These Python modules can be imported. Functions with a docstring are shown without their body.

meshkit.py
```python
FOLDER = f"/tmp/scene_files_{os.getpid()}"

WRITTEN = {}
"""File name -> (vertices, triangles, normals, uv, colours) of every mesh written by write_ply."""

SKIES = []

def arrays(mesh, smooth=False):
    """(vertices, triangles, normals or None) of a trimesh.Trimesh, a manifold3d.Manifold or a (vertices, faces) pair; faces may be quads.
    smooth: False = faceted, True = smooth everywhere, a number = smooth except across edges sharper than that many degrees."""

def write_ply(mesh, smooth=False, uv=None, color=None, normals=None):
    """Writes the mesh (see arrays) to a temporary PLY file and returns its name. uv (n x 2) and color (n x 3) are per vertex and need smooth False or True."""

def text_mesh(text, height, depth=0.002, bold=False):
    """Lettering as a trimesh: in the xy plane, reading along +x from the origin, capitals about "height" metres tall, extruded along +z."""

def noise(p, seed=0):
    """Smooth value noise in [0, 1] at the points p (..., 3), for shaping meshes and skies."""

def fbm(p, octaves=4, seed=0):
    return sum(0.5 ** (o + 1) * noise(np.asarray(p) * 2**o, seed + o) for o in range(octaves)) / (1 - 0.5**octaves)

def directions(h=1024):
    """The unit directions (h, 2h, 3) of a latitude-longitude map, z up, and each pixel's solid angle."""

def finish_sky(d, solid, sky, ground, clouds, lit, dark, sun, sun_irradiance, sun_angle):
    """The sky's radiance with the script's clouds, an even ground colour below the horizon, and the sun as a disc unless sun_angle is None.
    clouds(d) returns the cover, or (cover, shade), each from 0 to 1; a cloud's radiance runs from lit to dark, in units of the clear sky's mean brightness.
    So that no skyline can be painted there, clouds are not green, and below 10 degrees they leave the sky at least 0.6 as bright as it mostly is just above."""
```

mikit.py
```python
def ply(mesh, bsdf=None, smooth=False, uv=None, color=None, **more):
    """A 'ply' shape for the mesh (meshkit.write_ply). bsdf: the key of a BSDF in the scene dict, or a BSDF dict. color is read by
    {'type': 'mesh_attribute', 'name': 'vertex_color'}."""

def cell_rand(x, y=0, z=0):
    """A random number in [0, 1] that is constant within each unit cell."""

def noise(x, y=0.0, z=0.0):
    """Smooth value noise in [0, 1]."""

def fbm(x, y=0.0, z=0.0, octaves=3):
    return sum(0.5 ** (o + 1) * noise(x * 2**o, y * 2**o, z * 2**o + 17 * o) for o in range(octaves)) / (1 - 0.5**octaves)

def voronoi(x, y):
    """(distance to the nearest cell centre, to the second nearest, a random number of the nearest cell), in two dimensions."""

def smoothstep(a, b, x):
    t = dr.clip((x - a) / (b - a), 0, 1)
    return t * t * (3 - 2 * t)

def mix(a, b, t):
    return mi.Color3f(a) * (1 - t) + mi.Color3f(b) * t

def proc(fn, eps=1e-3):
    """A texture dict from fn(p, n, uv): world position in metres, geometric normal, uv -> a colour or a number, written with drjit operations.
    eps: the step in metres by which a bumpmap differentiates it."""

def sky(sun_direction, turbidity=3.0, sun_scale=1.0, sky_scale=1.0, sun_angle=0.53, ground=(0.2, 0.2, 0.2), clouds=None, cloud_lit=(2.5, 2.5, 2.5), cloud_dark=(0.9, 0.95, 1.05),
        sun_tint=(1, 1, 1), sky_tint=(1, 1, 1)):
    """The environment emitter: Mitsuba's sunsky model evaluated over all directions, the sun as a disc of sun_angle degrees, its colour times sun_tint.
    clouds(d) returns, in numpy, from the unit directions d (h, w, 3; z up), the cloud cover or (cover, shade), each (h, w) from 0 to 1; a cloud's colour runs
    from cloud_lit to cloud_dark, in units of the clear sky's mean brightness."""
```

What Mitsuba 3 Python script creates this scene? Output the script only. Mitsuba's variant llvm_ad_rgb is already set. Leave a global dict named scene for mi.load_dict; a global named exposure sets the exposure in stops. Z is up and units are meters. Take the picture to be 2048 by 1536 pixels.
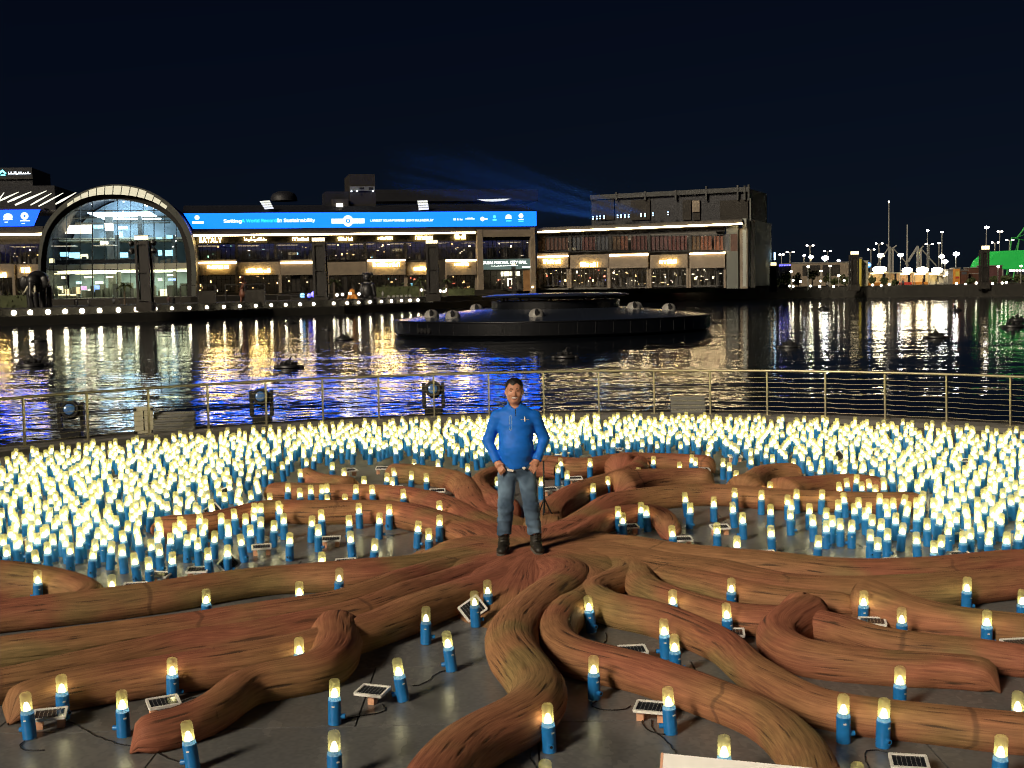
import math, random
import numpy as np, trimesh, mitsuba as mi, drjit as dr, mikit, meshkit
from mikit import noise, fbm, voronoi, smoothstep, mix, cell_rand
from scipy.spatial import cKDTree
from scipy.interpolate import CubicSpline
from shapely.geometry import Polygon, Point, box as sbox
from shapely import affinity

# ------------------------------------------------------------------ camera, sky, exposure
F_PX, W_PX, H_PX = 2350.0, 2048, 1536          # focal length in pixels of the photograph
PITCH, ROLL, EYE = math.radians(4.82), math.radians(1.2), np.array([0.0, 0.0, 2.93])
_f = np.array([0, math.cos(PITCH), -math.sin(PITCH)])
_r0 = np.array([1.0, 0, 0]); _u0 = np.cross(_r0, _f)
CR = _r0 * math.cos(ROLL) - _u0 * math.sin(ROLL)
CU = _u0 * math.cos(ROLL) + _r0 * math.sin(ROLL)
T = mi.ScalarTransform4f
scene, labels = {}, {}
scene['camera'] = dict(type='perspective', fov=2 * math.degrees(math.atan(1024 / F_PX)), fov_axis='x', near_clip=0.05, far_clip=3000,
                       to_world=T().look_at(origin=EYE.tolist(), target=(EYE + _f).tolist(), up=CU.tolist()))
SUN = np.array([-0.58, -0.68, 0.46])
scene['sky'] = mikit.sky(SUN.tolist(), turbidity=2.5, sun_scale=1.25, sky_scale=0.030, sun_angle=11.0, sun_tint=(0.88, 0.96, 1.13), sky_tint=(0.42, 0.55, 1.05), ground=(0.05, 0.05, 0.05))
exposure = 1.0

# ------------------------------------------------------------------ helpers
WATER_Z, QUAY_Z, TERR_Z = -1.2, 0.55, 2.1
rng = np.random.default_rng(7)

def ray(px, py):
    return _f + CR * (px - 1024) / F_PX - CU * (py - 768) / F_PX

def G(px, py, z=0.0):
    """the point of the level z that the photograph shows at a pixel"""
    d = ray(px, py)
    return EYE + d * ((z - EYE[2]) / d[2])

def P(px, py, y):
    """the point at the distance y that the photograph shows at a pixel"""
    d = ray(px, py)
    return EYE + d * (y / d[1])

def rgb(*c): return {'type': 'rgb', 'value': [float(x) for x in c]}
def key_of(name):
    if name not in USED: USED[name] = 0; return name
    USED[name] += 1
    return f'{name}_{USED[name]:03d}'
USED = {}

def thing(name, label, cat, group=None):
    k = key_of(name)
    labels[k] = {'label': label, 'category': cat}
    if group: labels[k]['group'] = group
    return k

def put(parent, name, mesh, mat, smooth=False, em=None, kind=None, uv=None, label=None, **more):
    k = key_of(f'{parent}__{name}' if parent else name)
    if em is not None: more['emitter'] = em
    scene[k] = mikit.ply(mesh, mat, smooth=smooth, uv=uv, **more)
    if kind or label:
        labels[k] = {}
        if kind: labels[k]['kind'] = kind
        if label: labels[k]['label'] = label
    return k

def reuse(parent, name, shape, M, em=None):
    k = key_of(f'{parent}__{name}')
    scene[k] = {**shape, 'to_world': T(M.tolist())}
    if em is not None: scene[k]['emitter'] = em
    return k

def emit(r, g, b, s=1.0, w=1.0):
    return {'type': 'area', 'radiance': rgb(r * s, g * s, b * s), 'sampling_weight': float(w)}

cat = trimesh.util.concatenate
def bx(x0, x1, y0, y1, z0, z1):
    m = trimesh.creation.box((x1 - x0, y1 - y0, z1 - z0)); m.apply_translation(((x0 + x1) / 2, (y0 + y1) / 2, (z0 + z1) / 2)); return m
def cyl(a, b, r, n=12):
    return trimesh.creation.cylinder(r, segment=[a, b], sections=n)
def ball(c, r, sub=2, s=(1, 1, 1)):
    m = trimesh.creation.icosphere(sub, 1.0); m.apply_scale(np.array(s) * r); m.apply_translation(c); return m
def lathe(prof, n=16):
    return trimesh.creation.revolve(np.array(prof, float), sections=n)
def trs(m, M): m = m.copy(); m.apply_transform(M); return m
def rot(axis, a, p=None): return trimesh.transformations.rotation_matrix(a, axis, p)
def mv(x, y, z): return trimesh.transformations.translation_matrix((x, y, z))

def tube(pts, r, n=10, closed=False):
    p = np.asarray(pts, float); r = np.broadcast_to(r, (len(p),))
    t = (np.roll(p, -1, 0) - np.roll(p, 1, 0)) if closed else np.gradient(p, axis=0)
    t /= np.linalg.norm(t, axis=1, keepdims=True)
    a = np.cross(t, [0, 0, 1.0]); bad = np.linalg.norm(a, axis=1) < 1e-6
    a[bad] = [1, 0, 0]; a /= np.linalg.norm(a, axis=1, keepdims=True); b = np.cross(a, t)
    th = np.arange(n) * 2 * np.pi / n
    v = (p[:, None] + r[:, None, None] * (np.cos(th)[None, :, None] * a[:, None] + np.sin(th)[None, :, None] * b[:, None])).reshape(-1, 3)
    L = len(p); i, j = np.meshgrid(np.arange(L if closed else L - 1), np.arange(n), indexing='ij'); i2 = (i + 1) % L; j2 = (j + 1) % n
    q = np.stack([i * n + j, i2 * n + j, i2 * n + j2, i * n + j2], -1).reshape(-1, 4)
    f = np.vstack([q[:, [0, 1, 2]], q[:, [0, 2, 3]]])
    if not closed:
        v = np.vstack([v, p[:1], p[-1:]]); k = np.arange(n)
        f = np.vstack([f, np.stack([k * 0 + L * n, k, (k + 1) % n], 1), np.stack([k * 0 + L * n + 1, (L - 1) * n + (k + 1) % n, (L - 1) * n + k], 1)])
    return trimesh.Trimesh(v, f, process=False)

def spline(pts, step):
    p = np.asarray(pts, float); s = np.r_[0, np.cumsum(np.linalg.norm(np.diff(p[:, :2], axis=0), axis=1))]
    cs = CubicSpline(s, p, axis=0) if len(p) > 2 else (lambda q: np.stack([np.interp(q, s, p[:, k]) for k in range(p.shape[1])], -1))
    q = np.linspace(0, s[-1], max(4, int(s[-1] / step) + 1))
    return q, cs(q)

def poly_solid(poly, h, z0=0.0):
    gs = getattr(poly, 'geoms', [poly])
    m = cat([trimesh.creation.extrude_polygon(g, h, engine='earcut') for g in gs if g.area > 1e-6]); m.apply_translation((0, 0, z0)); return m

def nets(f, lo, hi, h):
    """the zero surface of a signed distance, as a smooth mesh (surface nets)"""
    lo, hi = np.array(lo, float), np.array(hi, float); n = np.ceil((hi - lo) / h).astype(int) + 1
    ax = [lo[k] + h * np.arange(n[k]) for k in range(3)]
    X = np.stack(np.meshgrid(*ax, indexing='ij'), -1)
    v = f(X.reshape(-1, 3)).reshape(n); s = v < 0
    cnt = np.zeros(n - 1, int); acc = np.zeros((*(n - 1), 3))
    cs = [(a, b, c) for a in (0, 1) for b in (0, 1) for c in (0, 1)]
    cut = lambda A, o: A[o[0]:o[0] + n[0] - 1, o[1]:o[1] + n[1] - 1, o[2]:o[2] + n[2] - 1]
    for k in range(3):
        for o in cs:
            if o[k]: continue
            o2 = list(o); o2[k] = 1
            a, b = cut(v, o), cut(v, o2); x = (a < 0) != (b < 0)
            t = np.where(x, a / np.where(a == b, 1, a - b), 0)
            e = np.zeros((*a.shape, 3)) + np.array(o); e[..., k] += t
            acc += np.where(x[..., None], e, 0); cnt += x
    on = cnt > 0; idx = -np.ones(on.shape, int); idx[on] = np.arange(on.sum())
    vs = lo + h * (np.argwhere(on) + acc[on] / cnt[on][:, None])
    F = []
    for k in range(3):
        i, j = (k + 1) % 3, (k + 2) % 3
        sl = lambda q: tuple(q if m == k else slice(None) for m in range(3))
        x = np.argwhere(s[sl(slice(0, -1))] != s[sl(slice(1, None))])
        x = x[(x[:, i] > 0) & (x[:, j] > 0) & (x[:, i] < n[i] - 1) & (x[:, j] < n[j] - 1)]
        di, dj = np.eye(3, dtype=int)[i], np.eye(3, dtype=int)[j]
        q = np.stack([idx[tuple((x - da).T)] for da in (0 * di, di, di + dj, dj)], 1)
        flip = s[tuple(x.T)]
        q[~flip] = q[~flip][:, ::-1]
        F.append(q[(q >= 0).all(1)])
    F = np.vstack(F)
    return trimesh.Trimesh(vs, np.vstack([F[:, [0, 1, 2]], F[:, [0, 2, 3]]]), process=False)

# ------------------------------------------------------------------ materials
def mat(k, c, rough=0.6, **more):
    scene[k] = {'type': 'principled', 'base_color': rgb(*c) if isinstance(c, tuple) else c, 'roughness': rough, **more}
def two(k, c, rough=0.6, **more):
    scene[k] = {'type': 'twosided', 'bsdf': {'type': 'principled', 'base_color': rgb(*c) if isinstance(c, tuple) else c, 'roughness': rough, **more}}

def mottled(c, amt=0.25, f=3.0):
    c = np.array(c)
    return mikit.proc(lambda p, n, uv: mi.Color3f(*[float(x) for x in c]) * (1 - amt + 2 * amt * fbm(p.x * f, p.y * f, p.z * f)))

def grain(uv):
    w = uv.y * 46.0 + 2.0 * noise(uv.x * 2.2, uv.y * 7.0)
    return 0.6 * noise(uv.x * 2.6, w) + 0.4 * noise(uv.x * 7.0 + 3, w * 1.9), noise(uv.x * 11.0 + 9, w * 3.2)
def bark_color(p, n, uv):
    a = fbm(p.x * 0.8, p.y * 0.8, p.z * 2.0 + 3.0); b = fbm(p.x * 1.3 + 11, p.y * 1.3, p.z * 1.7)
    g, h = grain(uv)
    c = mix((0.270, 0.098, 0.058), (0.275, 0.140, 0.066), smoothstep(0.35, 0.65, a))
    c = mix(c, (0.205, 0.155, 0.062), smoothstep(0.52, 0.74, b) * 0.75)
    c = c * (0.52 + 0.62 * g + 0.36 * h) * (0.85 + 0.3 * fbm(p.x * 9, p.y * 9, p.z * 9))
    dark = smoothstep(0.30, 0.16, g) * smoothstep(0.35, 0.6, noise(uv.x * 0.9 + 31, uv.y * 5.0)) * 0.75
    s = uv.x / 2.9 + 0.03 * noise(uv.y * 8.0, 3.0); s = dr.abs(s - dr.floor(s) - 0.5)
    return mix(c, (0.040, 0.028, 0.018), dr.maximum(dark, smoothstep(0.010, 0.002, s) * 0.45 * smoothstep(0.40, 0.62, noise(dr.floor(uv.x / 2.9 + 0.5) * 7.1, uv.y * 1.2))))
def bark_bump(p, n, uv):
    g, h = grain(uv)
    return 0.55 * smoothstep(0.05, 0.45, g) + 0.2 * h + 0.5 * fbm(p.x * 8, p.y * 8, p.z * 8)
scene['m_bark'] = {'type': 'bumpmap', 'arbitrary': mikit.proc(bark_bump, eps=0.004), 'scale': 0.012,
                   'bsdf': {'type': 'principled', 'base_color': mikit.proc(bark_color), 'roughness': 0.75, 'specular': 0.25}}

def deck_color(p, n, uv):
    d = fbm(p.x * 0.6, p.y * 0.6); s = noise(p.x * 45, p.y * 45)
    c = mi.Color3f(0.135, 0.138, 0.138) * (0.7 + 0.6 * d) * (0.9 + 0.2 * s)
    st = smoothstep(0.56, 0.70, fbm(p.x * 1.7 + 4, p.y * 1.1 + 8)); du = smoothstep(0.62, 0.66, noise(p.x * 9 + 3, p.y * 2.2) * 0.6 + 0.4 * noise(p.x * 31, p.y * 23))
    return mix(mix(c, (0.070, 0.069, 0.066), st * 0.5), (0.21, 0.205, 0.195), du * 0.3)
scene['m_deck'] = {'type': 'principled', 'base_color': mikit.proc(deck_color), 'specular': 0.5,
                   'roughness': mikit.proc(lambda p, n, uv: 0.24 + 0.16 * fbm(p.x * 1.1 + 5, p.y * 1.1))}
def wave(p, n, uv):
    w = 0.042 * noise(p.x * 0.10, p.y * 0.25 + 3) + 0.025 * fbm(p.x * 0.20, p.y * 0.55, 0.0, octaves=2) + 0.0085 * noise(p.x * 1.3, p.y * 2.1 + 7) + 0.0045 * noise(p.x * 3.6, p.y * 4.2 + 3)
    return w
scene['m_water'] = {'type': 'bumpmap', 'arbitrary': mikit.proc(wave, eps=0.02), 'scale': 1.0,
                    'bsdf': {'type': 'principled', 'base_color': rgb(0.002, 0.003, 0.005), 'roughness': 0.04, 'specular': 0.5}}
mat('m_pvc', mottled((0.014, 0.165, 0.46), 0.12, 25.0), 0.35, specular=0.5)
scene['m_collar'] = {'type': 'mask', 'opacity': 0.75, 'bsdf': {'type': 'principledthin', 'base_color': rgb(0.16, 0.30, 0.50), 'roughness': 0.35, 'diff_trans': 0.8}}
scene['m_bottle'] = {'type': 'mask', 'opacity': 0.36, 'bsdf': {'type': 'principledthin', 'base_color': rgb(0.90, 0.86, 0.42), 'roughness': 0.25, 'diff_trans': 1.1}}
mat('m_bulb', (0.9, 0.9, 0.8), 0.5)
mat('m_black', (0.012, 0.012, 0.013), 0.45)
mat('m_cable', (0.008, 0.008, 0.008), 0.5)
mat('m_white', mottled((0.75, 0.74, 0.70), 0.08, 9.0), 0.45)
mat('m_block', mottled((0.62, 0.33, 0.20), 0.2, 30.0), 0.7)
def cells(p, n, uv):
    return mix((0.016, 0.018, 0.022), (0.55, 0.55, 0.52), smoothstep(0.90, 0.94, dr.abs(2 * (uv.x * 7 - dr.floor(uv.x * 7)) - 1)) * 0.6)
scene['m_cell'] = {'type': 'principled', 'base_color': mikit.proc(cells), 'roughness': 0.18}
mat('m_steel', (0.50, 0.47, 0.38), 0.32, metallic=0.9)
mat('m_rail', (0.42, 0.38, 0.25), 0.38, metallic=0.7)
mat('m_kerb', mottled((0.12, 0.115, 0.10), 0.3, 4.0), 0.7)
mat('m_grey', mottled((0.16, 0.16, 0.145), 0.2, 8.0), 0.6)
mat('m_cream', mottled((0.55, 0.52, 0.38), 0.1, 6.0), 0.5)
mat('m_lens', (0.06, 0.16, 0.40), 0.08, specular=0.9, clearcoat=1.0)
mat('m_shirt', mottled((0.003, 0.155, 0.70), 0.13, 20.0), 0.65, sheen=0.3)
mat('m_shirt_trim', (0.25, 0.42, 0.62), 0.5)
def denim(p, n, uv):
    w = fbm(p.x * 9, p.y * 9, p.z * 7); h = fbm(p.x * 3 + 5, p.y * 3, p.z * 2.2)
    return mix((0.036, 0.068, 0.118), (0.17, 0.27, 0.39), smoothstep(0.3, 0.75, 0.5 * w + 0.5 * h))
mat('m_denim', mikit.proc(denim), 0.85)
mat('m_skin', mottled((0.56, 0.27, 0.17), 0.12, 30.0), 0.45, specular=0.4)
mat('m_hair', (0.012, 0.010, 0.009), 0.5)
mat('m_boot', mottled((0.020, 0.018, 0.014), 0.4, 22.0), 0.55)
mat('m_sole', (0.09, 0.08, 0.065), 0.8)
mat('m_teeth', (0.80, 0.76, 0.70), 0.3)
mat('m_lip', (0.30, 0.09, 0.07), 0.5)
# the far shore
mat('m_stone', mottled((0.19, 0.155, 0.115), 0.18, 0.8), 0.8)
mat('m_darkstone', mottled((0.022, 0.019, 0.015), 0.3, 0.6), 0.85)
mat('m_quay', mottled((0.011, 0.010, 0.007), 0.4, 0.5), 0.85)
mat('m_ground', mottled((0.030, 0.027, 0.022), 0.3, 0.15), 0.9)
mat('m_roof', mottled((0.004, 0.005, 0.009), 0.35, 0.25), 0.6)
mat('m_bronze', mottled((0.014, 0.012, 0.010), 0.3, 0.5), 0.6)
mat('m_archframe', mottled((0.085, 0.09, 0.08), 0.15, 0.6), 0.5)
mat('m_wallgrey', mottled((0.11, 0.118, 0.105), 0.12, 0.4), 0.8)
mat('m_roofgrey', mottled((0.05, 0.052, 0.05), 0.2, 0.5), 0.8)
mat('m_palewall', mottled((0.30, 0.32, 0.29), 0.1, 0.4), 0.8)
mat('m_mullion', (0.010, 0.010, 0.010), 0.5)
mat('m_inside', mottled((0.10, 0.095, 0.085), 0.5, 0.7), 0.8)
mat('m_insideblue', mottled((0.24, 0.33, 0.40), 0.5, 0.35), 0.7)
mat('m_wood', mottled((0.26, 0.14, 0.055), 0.3, 1.5), 0.7)
scene['m_glass'] = {'type': 'thindielectric', 'int_ior': 1.45}
mat('m_lampskin', (0.6, 0.6, 0.55), 0.5)
mat('m_hull', mottled((0.003, 0.0035, 0.005), 0.4, 0.6), 0.35)
mat('m_hulltop', (0.014, 0.018, 0.028), 0.16, specular=0.7)
mat('m_dome', mottled((0.24, 0.235, 0.22), 0.1, 2.0), 0.5)
mat('m_leaf', mottled((0.045, 0.055, 0.018), 0.5, 1.2), 0.8)
two('m_leaf2', mottled((0.05, 0.065, 0.02), 0.5, 1.2), 0.8)
mat('m_trunk', mottled((0.10, 0.075, 0.05), 0.3, 3.0), 0.9)
mat('m_orange', (0.50, 0.20, 0.03), 0.6)
mat('m_red', (0.42, 0.04, 0.03), 0.6)
mat('m_green', mottled((0.02, 0.30, 0.05), 0.25, 0.2), 0.6)
mat('m_yellow', (0.50, 0.42, 0.07), 0.7)
mat('m_pole', (0.22, 0.22, 0.20), 0.5)
for nm, c in dict(p_rust=(0.07, 0.028, 0.016), p_red=(0.075, 0.020, 0.016), p_amber=(0.075, 0.042, 0.016), p_pink=(0.075, 0.030, 0.030), p_slate=(0.045, 0.05, 0.06), p_orange=(0.13, 0.045, 0.022)).items():
    mat('m_' + nm, mottled(c, 0.55, 0.55), 0.6)
WARM, WHITE, TEAL, BLUE = (1.0, 0.62, 0.22), (1.0, 0.84, 0.55), (0.25, 0.75, 1.0), (0.03, 0.12, 1.0)

# ------------------------------------------------------------------ water, quay, ground
def plan(px, y):
    p = P(px, 570, y); return p[:2]
def setting(name, mesh, m, **k):
    put(None, name, mesh, m, **k); labels[name] = {'kind': 'structure'}
setting('water', trimesh.Trimesh([[-420, -60, WATER_Z], [420, -60, WATER_Z], [420, 330, WATER_Z], [-420, 330, WATER_Z]], [[0, 1, 2], [0, 2, 3]]), 'm_water')
SHORE = [(-900, 150), (0, 160), (200, 167), (380, 174), (550, 186), (690, 192), (800, 210), (1000, 232), (1200, 250), (1400, 256), (1620, 248), (2048, 220), (2900, 190)]
shore = [plan(*s) for s in SHORE]
setting('quay', poly_solid(Polygon([*shore, (600, 2400), (-600, 2400)]), QUAY_Z + 2.2, WATER_Z - 0.45), 'm_quay')
terr = [plan(*s) for s in [(-600, 190), (90, 196), (380, 200), (700, 219), (1000, 236), (1200, 252), (1400, 258), (1470, 262)]]
# ------------------------------------------------------------------ the shopping mall
class Wall:
    def __init__(s, pa, da, pb, db):
        s.a, s.b = plan(pa, da), plan(pb, db)
        s.u = (s.b - s.a) / np.linalg.norm(s.b - s.a); s.t = np.array([-s.u[1], s.u[0]])
        s.M = np.eye(4); s.M[:2, 0] = s.u; s.M[:2, 1] = s.t; s.M[:2, 3] = s.a; s.len = np.linalg.norm(s.b - s.a)
    def sz(s, px, py, t=0.0):
        d = ray(px, py); A = np.array([[d[0], -s.u[0]], [d[1], -s.u[1]]])
        k, q = np.linalg.solve(A, s.a + s.t * t)
        return q, EYE[2] + d[2] * k
    def rect(s, x0, y0, x1, y1, t=0.0):
        xm, ym = (x0 + x1) / 2, (y0 + y1) / 2
        return s.sz(x0, ym, t)[0], s.sz(x1, ym, t)[0], s.sz(xm, y1, t)[1], s.sz(xm, y0, t)[1]
    def box(s, x0, y0, x1, y1, t0, t1, z0=None):
        a, b, c, d = s.rect(x0, y0, x1, y1, t0)
        return trs(bx(a, b, t0, t1, c if z0 is None else z0, d), s.M)
    def loc(s, a, b, c, d, t0, t1): return trs(bx(a, b, t0, t1, c, d), s.M)
    def flat(s, poly, t0, th):
        """a polygon of (s, z) as a plate: its face at t0, th thick, going in"""
        m = poly_solid(poly, th); R = np.array([[1, 0, 0, 0], [0, 0, 1, t0], [0, 1, 0, 0], [0, 0, 0, 1.0]])
        m.apply_transform(R); return trs(m, s.M)
    def text(s, txt, px, py, hpx, t, dz=0.12, width=None, bold=True):
        """lettering centred on a pixel, hpx pixels high, optionally fitted to a width in pixels"""
        a, b, c, d = s.rect(px - 50, py - hpx / 2, px + 50, py + hpx / 2, t)
        m = meshkit.text_mesh(txt, d - c, dz, bold=bold)
        w = m.bounds[1][0] - m.bounds[0][0]
        if width:
            m.apply_scale((width * (b - a) / 100 / w, 1, 1))
        m.apply_translation((-m.bounds.mean(0)[0], 0, -dz))
        R = np.array([[1, 0, 0, (a + b) / 2], [0, 0, 1, t], [0, 1, 0, c], [0, 0, 0, 1.0]])
        m.apply_transform(R); return trs(m, s.M)
    def strokes(s, x0, x1, py, hpx, t, seed, arab=False):
        """lettering that cannot be read in the photograph: upright and level strokes"""
        r = random.Random(seed); ms = []; x = x0; h = hpx / 2
        if arab: ms.append(s.box(x0, py + h * 0.2, x1, py + h * 0.55, t - 0.1, t))
        while x < x1 - 1.2:
            w = r.uniform(2.6, 5.2); e = min(x + w, x1)
            k = r.random()
            if arab:
                if k < 0.6: ms.append(s.box(x, py - h * r.uniform(0.3, 1.1), x + 1.2, py + h * 0.3, t - 0.11, t))
                elif k < 0.8: ms.append(s.box(x, py + h * 0.75, x + 1.4, py + h * 1.1, t - 0.11, t))
                else: ms.append(s.box(x, py - h, e, py - h * 0.5, t - 0.11, t))
            else:
                up = -h if k > 0.35 else -h * 0.4
                ms.append(s.box(x, py + up, x + 1.0, py + h, t - 0.1, t))
                if e - x > 2.4:
                    ms.append(s.box(e - 1.0, py + up, e, py + h, t - 0.1, t))
                    ms.append(s.box(x + 1.0, py + up * r.choice([1, 0.1]), e - 1.0, py + (up * 0.5 if r.random() < 0.5 else h * 0.2), t - 0.095, t))
            x = e + r.uniform(0.5, 0.9)
        return cat(ms)

LW = Wall(-90, 216, 96, 218)          # wing left of the glass arch
MW = Wall(372, 222, 1072, 238)        # main wing under the long screen
RW = Wall(1072, 240, 1496, 222)       # right wing
EW = Wall(1496, 222, 1546, 245)       # its end wall
mall = thing('mall_building', 'long two storey waterside mall with glazed arch, blue screens and lit shop fronts', 'building')
setting('promenade', poly_solid(Polygon([*terr, EW.b + [3, 8], EW.b + [0, 60], terr[0] + [0, 90]]), TERR_Z - QUAY_Z + 0.3, QUAY_Z - 0.3), 'm_ground')

def body(w, name, m, s0, s1, z0, z1, t0, t1): return put(mall, name, w.loc(s0, s1, z0, z1, t0, t1) if False else trs(bx(s0, s1, t0, t1, z0, z1), w.M), m)
# structural masses: back block of each wing, floor slab, roof
def shell(w, s0, s1, zr, depth=14.0):
    # three floors of dark rooms behind the openings
    put(mall, 'rear_wall', trs(cat([bx(s0, s1, 6.0, 6.4, TERR_Z - 0.5, zr), bx(s0, s0 + 0.3, 0.6, 6.0, TERR_Z - 0.5, zr), bx(s1 - 0.3, s1, 0.6, 6.0, TERR_Z - 0.5, zr)]), w.M), 'm_inside')
    put(mall, 'floor_slab', trs(cat([bx(s0 + 0.31, s1 - 0.31, 0.55, 5.99, TERR_Z - 0.3, TERR_Z + 0.02), bx(s0 + 0.31, s1 - 0.31, 0.55, 5.99, w.zf - 0.35, w.zf + 0.1)]), w.M), 'm_inside')
MW.zf, RW.zf, LW.zf = MW.sz(720, 523)[1], RW.sz(1280, 512)[1], LW.sz(40, 530)[1]

LIGHTS = {}
for w_, sa, sb in ((MW, .8, MW.len - .8), (RW, 1.2, RW.len - 6.5), (LW, .8, 30)):
    n_ = int((sb - sa) / 7)
    for lv, zz in ((0, w_.zf - .5), (1, w_.zf + 3.4)):
        put(mall, 'ceiling_lamp', trs(cat([bx(sa + (k + .2) * (sb - sa) / n_, sa + (k + .75) * (sb - sa) / n_, 1.2, 5.0, zz, zz + .08) for k in range(n_)]), w_.M), 'm_lampskin', em=emit(1.0, .78, .48, .16 if lv else .22, 10), kind='stuff')
def glow(w, x0, y0, x1, y1, t0, t1, col):
    LIGHTS.setdefault(col, []).append(w.box(x0, y0, x1, y1, t0, t1))

def bay(w, x0, y0, x1, y1, seed, n=None, dens=1.0, pal=('w', 'W'), dark=False, blinds=0.0):
    """a glazed shop front: mullions, rails, one pane sheet per bay and, inside, fittings and lamps"""
    r = random.Random(seed); n = n or max(2, round((x1 - x0) / 9))
    fr = [w.box(x0, y0, x1, y0 + 1.0, -0.06, 0.12), w.box(x0, y1 - 1.0, x1, y1, -0.06, 0.12)]
    xs = np.linspace(x0, x1, n + 1)
    for x in xs: fr.append(w.box(x - 0.45, y0 + 1.02, x + 0.45, y1 - 1.02, -0.10, 0.10))
    if not dark: fr.append(w.box(x0 + 0.5, y0 + (y1 - y0) * 0.28 - 0.3, x1 - 0.5, y0 + (y1 - y0) * 0.28 + 0.3, -0.055, 0.05))
    win = put(mall, 'window', cat(fr), 'm_mullion')
    for i in range(n):
        put(win, 'pane', w.box(xs[i] + 0.5, y0 + 1.1, xs[i + 1] - 0.5, y1 - 1.1, 0.0, 0.012), 'm_glass' if not blinds or r.random() > blinds else 'm_darkstone')
    fit = []
    for i in range(int((x1 - x0) / 7)):
        x = r.uniform(x0, x1 - 6); hh = r.uniform(3, (y1 - y0) * 0.6)
        fit.append(w.box(x, y1 - hh, x + r.uniform(2, 7), y1 + 1, r.uniform(1.5, 4.5), 5.2))
    if fit: put(mall, 'shop_fitting', cat(fit), 'm_inside', kind='stuff')
    for i in range(int((x1 - x0) * dens / 7.0)):
        x, y = r.uniform(x0 + 1, x1 - 2), r.uniform(y0 + 2, y1 - 3)
        k = r.random(); s = r.uniform(0.5, 1.4)
        if k < 0.62: a = (s, s)
        elif k < 0.85: a = (r.uniform(2, 6), 0.7)
        else: a = (r.uniform(1.5, 3.5), r.uniform(2, 5))
        t = r.uniform(0.9, 4.8)
        glow(w, x, y, min(x + a[0], x1 - 1), min(y + a[1], y1 - 1), t, t + 0.1, r.choice(pal))

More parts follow.
